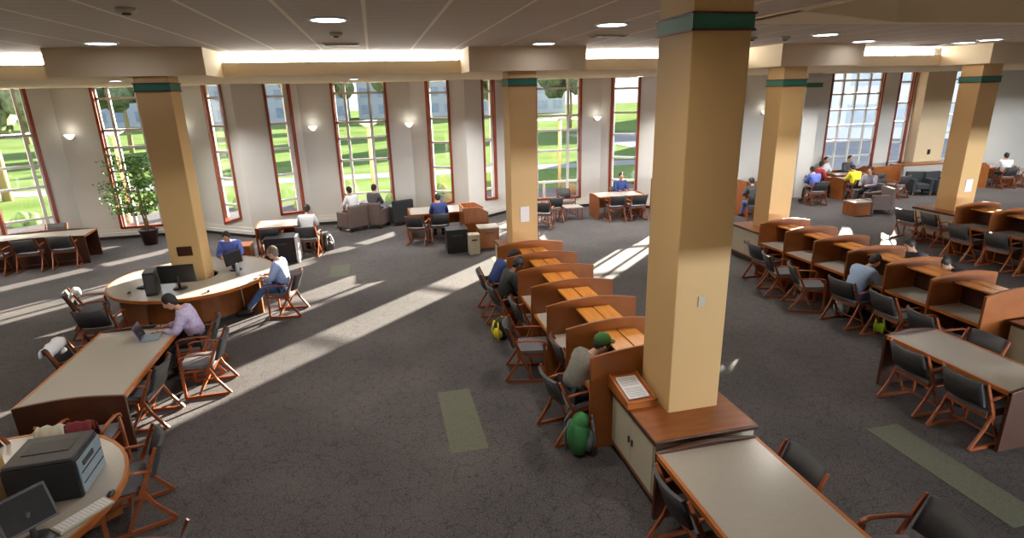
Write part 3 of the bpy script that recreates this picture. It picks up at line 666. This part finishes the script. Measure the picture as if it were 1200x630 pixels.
def figure_meshes(lean, reach=.36, headp=.35, legs=.40, legz=.08, splay=.13):
    """seated figure facing +Y with its seat at z .46; returns meshes body, shirt, trousers, hair"""
    s, c = math.sin(lean), math.cos(lean)
    def T(y, z): return Vector((0, -.10 + z*s + y*c, .57 + z*c - y*s))    # torso frame
    pel, wai, che, nec = T(0, 0), T(0, .20), T(.01, .40), T(.02, .53)
    hd = nec + Vector((0, math.sin(lean+headp)*.13+.02, math.cos(lean+headp)*.13+.02))
    sh = [che + Vector((sx*.17, 0, .06*c)) for sx in (-1, 1)]
    el = []; ha = []
    for k, sx in enumerate((-1, 1)):
        e = sh[k] + Vector((sx*.07, .10+s*.02, -.27)); e.z = max(e.z, .74)
        h = Vector((sx*.11, e.y+.23, .775)); el.append(e); ha.append(h)
    kn = [Vector((sx*splay, .30, .53)) for sx in (-1, 1)]; an = [Vector((sx*(splay-.01), legs, legz+.02)) for sx in (-1, 1)]
    to = [Vector((sx*(splay+.01), legs+.15, max(.035, legz-.03))) for sx in (-1, 1)]
    V = [pel, wai, che, nec]; E = [(0, 1), (1, 2), (2, 3)]; Rr = [(.12, .09), (.11, .08), (.115, .075), (.052, .052)]
    def add(p, parent, r): V.append(p); Rr.append(r); E.append((parent, len(V)-1)); return len(V)-1
    for k in (0, 1):
        a = add(sh[k], 2, .040); b = add(el[k], a, .042); h = add(ha[k]+Vector((0, -.04, 0)), b, .026)
        pm = add(ha[k]+Vector((0, .03, 0)), h, (.034, .016))
    add(hd+Vector((0, -.01, -.02)), 3, (.050, .050))
    for k, sx in enumerate((-1, 1)):
        a = add(Vector((sx*.09, -.02, .55)), 0, .085); b = add(kn[k], a, .062); c_ = add(an[k], b, .04); d = add(to[k], c_, .035)
    body = eval_skin(V, E, Rr, 1)
    bm = bmesh.new(); bm.from_mesh(body)
    m = MB(); m.b.free(); m.b = bm
    rx = lean+headp-.15
    rot = (-rx, 0, 0); Rm = Euler(rot).to_matrix()
    def H(p): return hd + Rm @ Vector(p)
    m.ball(hd, (.076, .095, .115), 16, rot)                          # skull and jaw
    m.ball(H((0, .02, -.055)), (.058, .065, .065), 12, rot)
    m.ball(H((0, .10, -.015)), (.013, .018, .024), 8, rot)           # nose
    for sx in (-1, 1):
        m.ball(H((sx*.078, -.005, -.01)), (.010, .020, .030), 8, rot)  # ears
        m.ball(H((sx*.03, .087, .01)), (.013, .008, .008), 8, rot)     # eyes
    m.ball(H((0, .085, -.055)), (.024, .008, .008), 8, rot)          # mouth
    # fingers and thumb on each hand
    for k, sx in enumerate((-1, 1)):
        h = ha[k]
        for j, L in enumerate((.062, .075, .070, .055)):
            fx = h.x + (j-1.5)*.0165*(1); y0 = h.y+.045
            m.tube([(fx, y0, h.z), (fx*1.0, y0+L*.55, h.z+.006), (fx, y0+L, h.z-.016)], [.0085, .008, .006], 6)
        m.tube([(h.x-sx*.03, h.y, h.z), (h.x-sx*.055, h.y+.035, h.z-.002), (h.x-sx*.058, h.y+.065, h.z-.008)], [.011, .009, .007], 6)
    bm.to_mesh(body); bm.free()
    for p in body.polygons: p.use_smooth = True
    # shirt: torso and upper arms a little larger, ending at the wrist
    SV = [pel+Vector((0, 0, .0)), wai, che, T(.005, .515)]; SE = [(0, 1), (1, 2), (2, 3)]; SR = [(.20, .165), (.17, .14), (.20, .155), (.095, .085)]
    for k in (0, 1):
        SV += [sh[k], el[k], ha[k]+Vector((0, -.06, .002))]; n = len(SV); SE += [(2, n-3), (n-3, n-2), (n-2, n-1)]; SR += [.092, .066, .043]
    shirt = eval_skin(SV, SE, SR, 1)
    TV = [pel+Vector((0, 0, -.02))]; TE = []; TR = [(.18, .13)]
    for k, sx in enumerate((-1, 1)):
        TV += [Vector((sx*.095, -.02, .55)), kn[k], an[k]+Vector((0, 0, .03))]; n = len(TV); TE += [(0, n-3), (n-3, n-2), (n-2, n-1)]; TR += [.105, .078, .056]
    trou = eval_skin(TV, TE, TR, 1)
    hm = MB(); hm.ball(H((0, -.022, .028)), (.088, .098, .108), 14, rot); hm.ball(H((0, -.05, -.03)), (.070, .055, .07), 12, rot)
    hair = bpy.data.meshes.new('hair'); hm.b.to_mesh(hair); hm.b.free()
    shoe = []
    for k in (0, 1):
        sm = MB(); a, b = an[k], to[k]; sm.tube([a+Vector((0, -.05, .03)), a+Vector((0, .02, -.02)), b+Vector((0, 0, .005)), b+Vector((0, .055, -.005))], [.058, .062, .055, .03], 10, (1, .85))
        q = bpy.data.meshes.new('shoe'); bmesh.ops.recalc_face_normals(sm.b, faces=sm.b.faces); sm.b.to_mesh(q); sm.b.free(); shoe.append(q)
    for me in (shirt, trou, hair, *shoe):
        for p in me.polygons: p.use_smooth = True
        me.materials.clear(); me.materials.append(None)
    body.materials.clear(); body.materials.append(None)
    return dict(body=body, shirt=shirt, trousers=trou, hair=hair, shoe=shoe[0], shoe_=shoe[1])
POSE = {'up': figure_meshes(.08, headp=.25), 'fwd': figure_meshes(.36, headp=.40), 'low': figure_meshes(.62, headp=.35), 'stretch': figure_meshes(.10, headp=.3, legs=.62, legz=.10, splay=.10)}
def person(x, y, ang, pose, label, shirt, trousers, hair='hair', skin='skin', extra=None):
    t = thing('person', label, 'person', (x, y, 0), R_(ang-90))
    for part, mt in (('body', M[skin]), ('shirt', shirt), ('trousers', trousers), ('hair', M[hair]), ('shoe', M['shoe']), ('shoe_', M['shoe'])):
        o = bpy.data.objects.new(part.rstrip('_'), POSE[pose][part]); C.objects.link(o); o.parent = t
        o.material_slots[0].link = 'OBJECT'; o.material_slots[0].material = mt
    return t
SH = {k: cloth(k, v, v2, n) for k, v, v2, n in (
    ('lavender shirt', (.42, .32, .62), (.62, .58, .72), 30), ('light blue plaid shirt', (.28, .40, .75), (.50, .62, .90), 40), ('navy shirt', (.02, .04, .16), (.03, .06, .2), 20),
    ('black jacket', (.015, .018, .02), (.03, .035, .035), 20), ('grey sweatshirt', (.16, .15, .125), (.20, .19, .165), 20), ('pale blue plaid shirt', (.24, .35, .55), (.40, .50, .68), 60),
    ('blue jeans', (.05, .12, .30), (.09, .18, .40), 30), ('dark trousers', (.015, .017, .025), (.03, .03, .04), 20), ('blue shirt', (.10, .14, .50), (.14, .2, .6), 20),
    ('yellow shirt', (.80, .72, .02), (.85, .78, .05), 20), ('white shirt', (.65, .68, .72), (.72, .74, .78), 20), ('red shirt', (.30, .02, .03), (.36, .03, .04), 20), ('charcoal shirt', (.05, .055, .06), (.08, .08, .09), 20))}
J, D = SH['blue jeans'], SH['dark trousers']
person(-2.98, 8.90, 186, 'fwd', 'person in a lavender shirt typing on a laptop at the left table', SH['lavender shirt'], D)
person(-2.06, 11.15, 170, 'stretch', 'man in a light blue plaid shirt and jeans with legs out at the curved desk', SH['light blue plaid shirt'], J, 'hairgrey')
person(-3.35, 13.35, 270, 'fwd', 'person in blue half hidden behind the left column at the curved desk', SH['blue shirt'], D)
person(1.98, cy[5]-.05, 5, 'low', 'person in navy bent over the farthest middle carrel', SH['navy shirt'], D)
person(2.02, cy[4]-.02, 5, 'fwd', 'person in a black jacket at the second farthest middle carrel', SH['black jacket'], D, 'hair', 'skin2')
gp = person(2.10, cy[0]+.0, 8, 'low', 'person in a grey sweatshirt and green cap at the nearest middle carrel', SH['grey sweatshirt'], D)
person(7.90, ry[2], 5, 'low', 'man in a pale blue plaid shirt hunched at the right carrels', SH['pale blue plaid shirt'], J)
person(9.58, 8.15, 180, 'fwd', 'dark haired person on the far side of the right carrels, farther one', SH['charcoal shirt'], D)
person(9.58, 7.33, 180, 'low', 'person with dark head low on the far side of the right carrels, nearer one', SH['black jacket'], D)
# green cap on the head
hb = POSE['low']['hair']; zc = max(v.co.z for v in hb.vertices); ct = [v.co for v in hb.vertices if v.co.z > zc-.12]; cc = sum((Vector(v) for v in ct), Vector())/len(ct)
capm = MB(); capm.ball((cc.x, cc.y, cc.z+.0), (.100, .108, .085), 16); capm.ball((cc.x, cc.y+.11, cc.z-.045), (.065, .06, .012), 12)
cap = capm.build('cap', M.setdefault('capg', cloth('green knit cap', (.035, .12, .03), (.06, .17, .045), 60)), gp)

def draped(x, y, z, sx, sy, sz, m_, name, lb, cat, rz=0, seed=1):
    """soft folded garment: a bumpy saddle shape hung over a chair back"""
    rnd = random.Random(seed); m = MB(); n = 14; k = 10; rings = []
    for i in range(n+1):
        u = i/n; row = []
        for j in range(k+1):
            v = j/k; a = (v-.5)*math.pi*.96
            px = (u-.5)*sx*(1+.06*math.sin(9*v)); py = math.sin(a)*sy/2*(1+.10*math.sin(u*17+seed)); pz = math.cos(a)**.45*sz if math.cos(a) > 0 else 0
            pz = pz - (0 if abs(v-.5) > .2 else .01*math.sin(u*14)) - rnd.random()*.006
            row.append(m.b.verts.new((px, py, pz-sz)))
        rings.append(row)
    for i in range(n):
        for j in range(k): m.b.faces.new((rings[i][j], rings[i+1][j], rings[i+1][j+1], rings[i][j+1])).smooth = True
    o = m.build(name, m_, None); sd_ = o.modifiers.new('t', 'SOLIDIFY'); sd_.thickness = .012
    o.location = (x, y, z); o.rotation_euler = (0, 0, rz); return tag(o, lb, cat)
draped(-3.50, 6.04, .875, .26, .15, .34, cloth('cream cloth', (.50, .46, .36), (.36, .33, .25)), 'coat', 'cream coat hung over the chair back at the near table end', 'coat', R_(-2), 3)
draped(-3.24, 6.05, .875, .24, .15, .28, cloth('dark red cloth', (.16, .012, .02), (.10, .008, .012)), 'jacket', 'dark red jacket hung beside the cream coat on the same chair', 'jacket', R_(-2), 5)
draped(-4.63, 8.52, .87, .46, .15, .20, M['white'], 'jacket', 'white jacket over the chair back left of the long table', 'jacket', R_(94), 8)
draped(-5.45, 11.08, .87, .36, .15, .18, M['white'], 'bag', 'white bag hung on the chair at the left end of the curved desk', 'bag', R_(-70), 4)

# backpacks and bags: lumpy body, pocket and straps
def backpack(x, y, rz, m1, m2, lb, s=1.0, lie=0):
    t = thing('backpack', lb, 'backpack', (x, y, 0), rz); t.scale = (s, s, s)
    b = MB(); b.ball((0, 0, .20), (.17, .12, .21), 14); b.ball((0, -.02, .36), (.11, .09, .09), 10); b.build('pack_body', m1, t)
    b = MB(); b.ball((0, -.10, .15), (.12, .06, .11), 12); b.build('pocket', m2, t)
    for sx in (-1, 1): MB().tube([(sx*.08, .08, .42), (sx*.10, .14, .30), (sx*.12, .12, .10)], .016, 6, (1.6, .6)).build('strap', m2, t)
    for sx in (-1, 1): MB().tube([(sx*.05, -.13, .40), (sx*.09, -.165, .22), (sx*.07, -.14, .03)], .014, 6, (1.6, .6)).build('strap', m2, t)
    return t
gm = cloth('green pack cloth', (.03, .16, .05), (.05, .24, .08), 12); dm = cloth('slate pack cloth', (.10, .12, .14), (.16, .19, .21), 18)
backpack(1.97, 5.38, R_(70), gm, dm, 'green and slate backpack on the floor beside the nearest carrel end', 1.15)
backpack(7.98, 8.05, R_(-60), cloth('pale pack cloth', (.45, .47, .36)), M['midgrey'], 'pale bag on the floor left of the man in light blue', .8)
backpack(8.02, 7.22, R_(-60), M['black'], cloth('lime pack cloth', (.42, .62, .02)), 'black bag with a lime green pocket under the right carrels', .8)
backpack(-1.55, 15.9, R_(30), M['black'], M['darkgrey'], 'black bag on the floor right of the window table at left', 1.1)
backpack(1.80, cy[4]-.45, R_(-60), M['black'], cloth('yellow pack cloth', (.75, .62, .02)), 'black bag with yellow panel on the floor behind the person in the black jacket', .9)
# papers on carrel shelves
def sheet(x, y, z, w_, d_, rz, lb, g='papers on the carrel tops'):
    tag(Bx(-w_/2, w_/2, -d_/2, d_/2, 0, .012, ).build('paper_stack', M['white'], None, loc=(x, y, z)), lb, 'papers', g).rotation_euler = (0, 0, rz)

# ------------------------------------------------------------------ far furniture along the window wall
FT = 'chairs along the window wall'
t4 = reading_table(-9.85, -7.65, 16.45, 17.45, 'light topped table by the windows at far left', R_(6), wood='wooddark')
for x, y, a, lb in ((-9.45, 16.2, 92, 'leftmost chair at the far left window table'), (-8.75, 16.35, 96, 'middle chair at the far left window table'), (-8.05, 16.5, 98, 'rightmost chair at the far left window table'), (-8.9, 17.75, 270, 'chair on the window side of the far left table')):
    chair(x, y, a, lb, FT)
def xtable(x0, x1, y0, y1, lb):   # table with panels at left and right
    cx, cy_ = (x0+x1)/2, (y0+y1)/2
    t = reading_table(cx-(y1-y0)/2, cx+(y1-y0)/2, cy_-(x1-x0)/2, cy_+(x1-x0)/2, lb, R_(90), wood='wood'); return t
xtable(-3.35, -1.9, 15.95, 16.95, 'light topped table by the windows between two narrow windows at left')
chair(-2.9, 15.75, 90, 'chair on the near side of the left window table, left one', FT); chair(-1.95, 15.6, 80, 'chair of the person in pale top at the left window table', FT)
person(-1.98, 15.7, 85, 'fwd', 'person in a pale top with dark hair at the left window table', SH['white shirt'], D)
xtable(.75, 2.6, 16.35, 17.45, 'light topped table under the narrow windows at centre')
chair(.95, 15.95, 70, 'chair at the near left corner of the centre window table', FT); chair(1.55, 16.1, 95, 'chair of the person in dark blue at the centre window table', FT)
person(1.6, 16.2, 90, 'fwd', 'person in dark blue at the centre window table', SH['navy shirt'], D)
xtable(6.85, 8.45, 17.1, 17.95, 'light topped table by the windows left of the big column')
chair(7.35, 17.0, 90, 'left chair in front of the window table by the big column', FT); chair(8.05, 16.9, 90, 'right chair in front of the window table by the big column', FT)
person(8.05, 18.1, 270, 'up', 'person in dark blue behind the window table by the big column', SH['navy shirt'], D, 'hair'); chair(8.05, 18.12, 270, 'chair behind the window table by the big column', FT)
for x, y, a, lb in ((4.9, 16.7, 60, 'dark chair right of the middle far column, nearest it'), (5.35, 17.4, 100, 'dark chair right of the middle far column, beside the low table'), (6.15, 18.3, 270, 'chair with its back to the wide window right of the middle column')):
    chair(x, y, a, lb, FT)
t = thing('side_table', 'low pale side table below the wide window right of the middle column', 'table', (6.1, 17.55, 0)); Bx(-.3, .3, -.25, .25, .40, .43).build('tabletop', M['laminate'], t)
for sx in (-1, 1):
    for sy in (-1, 1): Bx(sx*.27-.02, sx*.27+.02, sy*.22-.02, sy*.22+.02, 0, .40).build('leg', M['chairwood'], t)
# single wood carrels
def single(x, y, rz, lb, w_=.9, h=1.15):
    t = thing('study_carrel', lb, 'study carrel', (x, y, 0), rz)
    for s in (-1, 1):
        m = MB(); m.prism([(-.35, 0), (.35, 0), (.35, h), (-.1, h), (-.35, h-.15)], s*(w_/2)-.02, s*(w_/2)+.02, 'x'); m.build('side_panel', M['wood'], t)
    Bx(-w_/2, w_/2, .33, .36, 0, h).build('back_panel', M['wood'], t); Bx(-w_/2+.02, w_/2-.02, -.33, .33, .71, .74).build('desk_surface', M['laminate'], t)
single(2.55, 15.9, R_(90), 'upright wood study carrel at the right end of the centre window table', .8, 1.0)
single(9.35, 17.3, R_(90), 'wood study carrel half hidden behind the big column', .9)
single(12.1, 16.3, R_(180), 'red brown wood study carrel just right of the big foreground column', 1.3)
chair(11.5, 15.5, 60, 'chair in front of the red brown carrel right of the big column', FT)
person(11.45, 15.6, 80, 'fwd', 'person in dark clothes in front of the red brown carrel right of the big column', SH['charcoal shirt'], J)
# low boxes
def cube_box(x, y, w_, d_, h, m1, lb, name='storage_bin', cat='bin', lid=True, rz=0, mtop=None):
    t = thing(name, lb, cat, (x, y, 0), rz)
    Bx(-w_/2, w_/2, -d_/2, d_/2, 0, h).build('body', m1, t, bevel=.01)
    if lid: Bx(-w_/2-.01, w_/2+.01, -d_/2-.01, d_/2+.01, h, h+.03).build('lid', mtop or m1, t)
    Bx(-w_/4, w_/4, -d_/2-.012, -d_/2, h*.75, h*.82).build('handle', M['darkgrey'], t)
    return t
cube_box(-2.62, 15.25, .72, .6, .62, M['black'], 'low black copier like cabinet in front of the left window table', 'copier', 'copier')
o = Bx(-.03, .03, -.32, .32, 0, .68).build('side_guard', M['white']); tag(o, 'tall white panel standing against the black copier', 'panel'); o.location = (-2.2, 15.2, 0)
cube_box(1.87, 14.75, .56, .5, .60, M['black'], 'black square bin on the carpet in front of the centre window table')
cube_box(2.27, 14.35, .28, .3, .50, M['bone'], 'narrow cream bin beside the black square bin')
cube_box(2.76, 14.95, .55, .5, .55, M['wood'], 'small wood cabinet left of the middle far column', 'cabinet', 'cabinet', True, 0, M['laminate'])
cube_box(-3.72, 15.5, .66, .5, .42, M['wood'], 'low wood cabinet seen over the curved desk', 'cabinet', 'cabinet', True, 0, M['edge'])
# armchairs
def make_arm():
    t = thing('lounge_armchair', '', 'armchair', group='upholstered lounge armchairs')
    Bx(-.24, .24, -.25, .30, .22, .42).build('seat', M['armc'], t, bevel=.04); Bx(-.36, .36, -.38, -.24, .12, .82).build('backrest', M['armc'], t, bevel=.04)
    for s in (-1, 1): Bx(min(s*.24, s*.36), max(s*.24, s*.36), -.26, .30, .12, .60).build('armrest', M['armc'], t, bevel=.03)
    for sx in (-1, 1):
        for sy in (-.30, .24): Bx(sx*.3-.025, sx*.3+.025, sy-.025, sy+.025, 0, .14).build('leg', M['wooddark'], t)
    return t
M['armc'] = cloth('mauve grey armchair cloth', (.11, .08, .075), (.15, .11, .10), 30)
AC = make_arm()
M['armd'] = cloth('dark slate armchair cloth', (.02, .024, .028), (.03, .035, .04), 30)
for x, y, a, dk, lb in ((-.95, 18.35, 130, 0, 'mauve armchair under the wide window, left of the pair'), (-.2, 18.6, 60, 0, 'mauve armchair under the wide window, right of the pair'), (.55, 18.8, 110, 1, 'dark armchair at the right edge of the wide window'),
                    (15.9, 15.3, 160, 2, 'brown grey armchair on the open floor at right, nearer of two'), (16.2, 16.0, 200, 2, 'brown grey armchair on the open floor at right, farther of two'),
                    (19.9, 17.4, 250, 1, 'dark armchair in front of the white counter, left one'), (20.55, 17.2, 270, 1, 'dark armchair in front of the white counter, middle one'), (21.5, 17.3, 280, 1, 'dark armchair in front of the white counter, right one')):
    o = place(AC, (x, y, 0), R_(a-90), lb)
    if dk == 1:
        for ch in o.children:
            if ch.name.startswith(('seat', 'back', 'arm')):
                ch.material_slots[0].link = 'OBJECT'; ch.material_slots[0].material = M['armd']
person(-.95, 18.40, 130, 'up', 'person in a pale top sitting in the left mauve armchair', SH['white shirt'], D, 'hair')
person(-.2, 18.62, 60, 'up', 'dark haired person sitting in the right mauve armchair', SH['charcoal shirt'], D)
person(16.2, 16.05, 200, 'up', 'person in a grey lilac top in the farther brown armchair at right', cloth('grey lilac top', (.3, .27, .33)), D)
cube_box(15.0, 15.15, .62, .5, .42, M['wood'], 'low wood side table with sun glare at right', 'coffee_table', 'table', True, 0, M['laminate'])
# counter by the far right windows
t = thing('counter', 'white counter with wood top beneath the far right pier', 'counter', (21.7, 18.7, 0)); Bx(-1.5, 1.5, -.25, .25, 0, .92).build('body', M['wall'], t); Bx(-1.6, 1.6, -.32, .3, .92, .97).build('counter_top', M['wood'], t)
# busy tables at right
xtable(16.4, 17.9, 17.3, 18.0, 'light topped table with the person in yellow beside it'); xtable(17.0, 18.6, 18.35, 18.95, 'light topped table close to the glazed wall at right')
xtable(23.4, 25.2, 17.9, 18.6, 'wood ended table against the far right white wall')
for x, y, a, lb in ((15.0, 17.05, 80, 'chair under the person in blue right of the right column'), (16.6, 16.95, 80, 'chair under the person in yellow'), (17.4, 17.0, 90, 'chair next to the person in yellow'), (18.6, 17.2, 100, 'chair right of the table with the person in yellow'),
                    (18.3, 18.0, 90, 'chair between the two tables near the glazed wall'), (24.0, 17.45, 80, 'chair under the person in white at far right'), (24.9, 17.5, 100, 'chair right of the person in white'), (15.9, 18.0, 0, 'chair left of the table near the glazed wall')):
    chair(x, y, a, lb, FT)
person(15.0, 17.15, 80, 'fwd', 'person in a blue shirt right of the right column', SH['blue shirt'], D)
person(16.6, 17.05, 80, 'fwd', 'person in a bright yellow shirt at the right window tables', SH['yellow shirt'], D)
person(24.0, 17.5, 60, 'up', 'person in a white shirt at the far right table', SH['white shirt'], D)
person(17.2, 19.2, 270, 'up', 'person in white against the glazed wall, left one', SH['white shirt'], D)
person(18.3, 19.2, 270, 'up', 'person in charcoal against the glazed wall, right one', SH['charcoal shirt'], D)
person(16.0, 18.05, 0, 'up', 'person in red left of the table near the glazed wall', SH['red shirt'], D)
single(19.2, 18.6, R_(180), 'orange brown wood carrel below the glazed wall at right', 1.3, 1.0); single(23.1, 18.0, R_(90), 'orange brown wood carrel at the left end of the far right table', .7, 1.0)

# ------------------------------------------------------------------ potted tree
def potted_tree(x, y):
    t = thing('potted_tree', 'tall potted fig tree in front of the wide window at left', 'plant', (x, y, 0))
    MB().lathe([(.17, 0), (.24, .40), (.26, .42), (.26, .47), (.22, .47), (.21, .42)], seg=20).build('pot', M['pot'], t)
    MB().lathe([(.001, .41), (.21, .41), (.21, .43), (.001, .43)], seg=16).build('soil', M['wooddark'], t)
    rnd = random.Random(3); st = MB(); tips = []
    for k in range(4):
        a = rnd.random()*6.28; p = Vector((.05*math.cos(a), .05*math.sin(a), .43)); path = [p.copy()]
        dx, dy = (rnd.random()-.55)*.16, (rnd.random()-.5)*.12
        for i in range(7): p = p + Vector((dx+rnd.uniform(-.03, .03), dy+rnd.uniform(-.03, .03), .28)); path.append(p.copy())
        st.tube(path, [.028-.0032*i for i in range(8)], 6)
        for i in range(2, 8):
            for j in range(4):
                a = rnd.random()*6.28; L = rnd.uniform(.25, .72)*(1.15-.05*i); q = path[i] + Vector((math.cos(a)*L*1.45-.12, math.sin(a)*L*.8, rnd.uniform(-.05, .25)))
                st.tube([path[i], (path[i]+q)/2+Vector((0, 0, .05)), q], [.009, .006, .003], 4); tips.append((path[i], q))
    st.build('stems', M['bark'], t)
    lf = MB()
    for a_, b_ in tips:
        for j in range(15):
            c_ = a_.lerp(b_, rnd.uniform(.35, 1.1)) + Vector((rnd.uniform(-.1, .1), rnd.uniform(-.1, .1), rnd.uniform(-.12, .08)))
            e = Euler((rnd.uniform(-1, 1), rnd.uniform(-1, 1), rnd.uniform(0, 6.28))).to_matrix(); L = rnd.uniform(.07, .12)
            P = [c_ + e @ Vector(v) for v in ((0, 0, 0), (L*.45, L*.32, .01), (L*1.1, 0, -.02), (L*.45, -L*.32, .01))]
            lf.b.faces.new([lf.b.verts.new(p) for p in P])
    lf.build('leaves', M['leaf'], t)
potted_tree(-6.75, 18.35)

# ------------------------------------------------------------------ outdoors
M['lawn'] = mat('sunlit lawn', (.085, .135, .035), .9, noise=.25, col2=(.15, .195, .075), spec=0); M['path'] = mat('pale path', (.26, .25, .25), .8, noise=1, col2=(.22, .21, .21), spec=0)
M['bush'] = mat('hedge leaves', (.04, .13, .03), .9, noise=3, col2=(.16, .22, .06), bump=.6); M['bushr'] = mat('rust shrub leaves', (.22, .10, .07), .9, noise=3, col2=(.12, .15, .05), bump=.6)
M['bld'] = mat('pale building wall', (.40, .42, .45), .8, noise=.5, col2=(.34, .36, .40)); M['bglass'] = mat('blue grey building glass', (.16, .22, .30), .3, noise=1, col2=(.24, .30, .38))
M['treeg'] = mat('tree foliage', (.03, .065, .02), .9, noise=5, col2=(.20, .22, .12), bump=.8)
gr = struct(Bx(-120, 160, 24, 220, -.5, -.35).build('ground', M['lawn']))
struct(Bx(-60, 80, 19.7, 24.2, -.5, -.3).build('path', M['path'])); struct(Bx(-60, 80, 33, 35.2, -.5, -.34).build('path', M['path'])); 
def blob(x, y, z, r, h, m_, seed, name='shrub', lb=None, g='shrubs outside the windows', cat='shrub', parent=None):
    rnd = random.Random(seed); m = MB()
    big = r > 2; q = .24 if big else .5
    for k in range(60 if big else 9):
        a = rnd.random()*6.28; d = r*(rnd.random()**.5*.85 if big else rnd.random()*.6); m.ball((math.cos(a)*d, math.sin(a)*d, h*(.08+.8*rnd.random() if big else .35+.4*rnd.random())), (r*q, r*q, h*(.12 if big else .32)), 8)
    for v in m.b.verts: v.co += Vector((rnd.uniform(-1, 1), rnd.uniform(-1, 1), rnd.uniform(-1, 1)))*r*(.04 if big else .07)
    o = m.build(name, m_, parent, loc=(x, y, z) if not parent else None)
    if not parent: tag(o, lb, cat, g)
    return o
struct(Bx(20, 90, 24.2, 60, -.5, -.33).build('path', M['path']))
k = 0
for x0, x1 in ((-11, -8.6), (-8.2, -6), (-4.9, -3.4), (-2.9, -2.2), (-1.4, .6), (1.6, 2.6), (3.9, 4.9), (6.2, 8.6), (9.5, 11)):
    for xx in (x0*1.15+.4, x1*1.15-.2):
        k += 1; blob(xx, 22.2+(k % 3)*.8, -.35, .45, .8, M['bush'] if k % 3 else M['bushr'], k, lb='low shrub outside on the lawn edge, seen through the bottom of a window')
def tree(x, y, h, r, lb, seed):
    t = thing('tree', lb, 'tree', (x, y, -.4), group='trees on the lawn outside'); MB().tube([(0, 0, 0), (.1, 0, h*.35), (0, .1, h*.6)], [.22, .16, .1], 8).build('trunk', M['bark'], t)
    o = blob(0, 0, 0, r, h, M['treeg'], seed, 'crown', parent=t); o.location = (0, 0, h*.42)
tree(-17.5, 32, 6.0, 2.6, 'leafy tree outside filling the top of the leftmost window', 5)
for i, (x, y, h, r) in enumerate(((-22, 60, 9, 4), (-6, 70, 9, 4), (3, 95, 10, 5), (14, 80, 9, 4), (24, 70, 9, 4), (-40, 80, 10, 5))): tree(x, y, h, r, 'distant tree beyond the lawn', 20+i)
M['bldw'] = mat('white building wall', (.90, .92, .95), .8, noise=.5, col2=(.80, .83, .88)); M['bglass2'] = mat('pale building glass', (.45, .54, .62), .3, noise=1, col2=(.58, .66, .72))
def building(x, y, w_, d_, h, lb, rz=0, name='building', wm='bld', gm_='bglass'):
    t = thing(name, lb, 'building', (x, y, -.4), rz, 'pale buildings across the lawn'); Bx(-w_/2, w_/2, -d_/2, d_/2, 0, h).build('walls', M[wm], t)
    nx = max(3, int(w_/3.5)); nz = max(1, int(h/3.4))
    for i in range(nx):
        for j in range(nz):
            x_ = -w_/2+(i+.5)*w_/nx; Bx(x_-w_/nx*.32, x_+w_/nx*.32, -d_/2-.05, -d_/2, j*3.4+1, j*3.4+2.9).build('window', M[gm_], t)
    Bx(-w_/2-.3, w_/2+.3, -d_/2-.3, d_/2+.3, h, h+.3).build('roof', M['path'], t)
building(-30, 130, 50, 12, 10, 'pale long building beyond the lawn at left'); building(20, 135, 46, 12, 11, 'pale long building beyond the lawn at centre')
building(46, 44, 34, 10, 9.6, 'pale building outside the glazed wall at right', R_(-30), wm='bldw', gm_='bglass2')
building(70, 90, 40, 12, 12, 'pale building far outside at right')
# lamp posts on the path
def make_post():
    t = thing('lamp_post', '', 'street lamp', group='flared lamp posts outside')
    MB().tube([(0, 0, 0), (0, 0, 3.3)], .07, 10).build('post', M['tan'], t)
    MB().lathe([(.10, 3.25), (.42, 3.45), (.44, 3.50), (.10, 3.52)], seg=20).build('lamp_head', M['white'], t); return t
PP = make_post()
for x, y, lb in ((-.25, 24, 'flared white lamp post outside the wide window with armchairs'), (7.75, 24, 'flared white lamp post outside the wide window right of the middle column'), (-9.3, 24, 'flared white lamp post outside the wide window with the potted tree')):
    place(PP, (x, y, -.38), 0, lb)
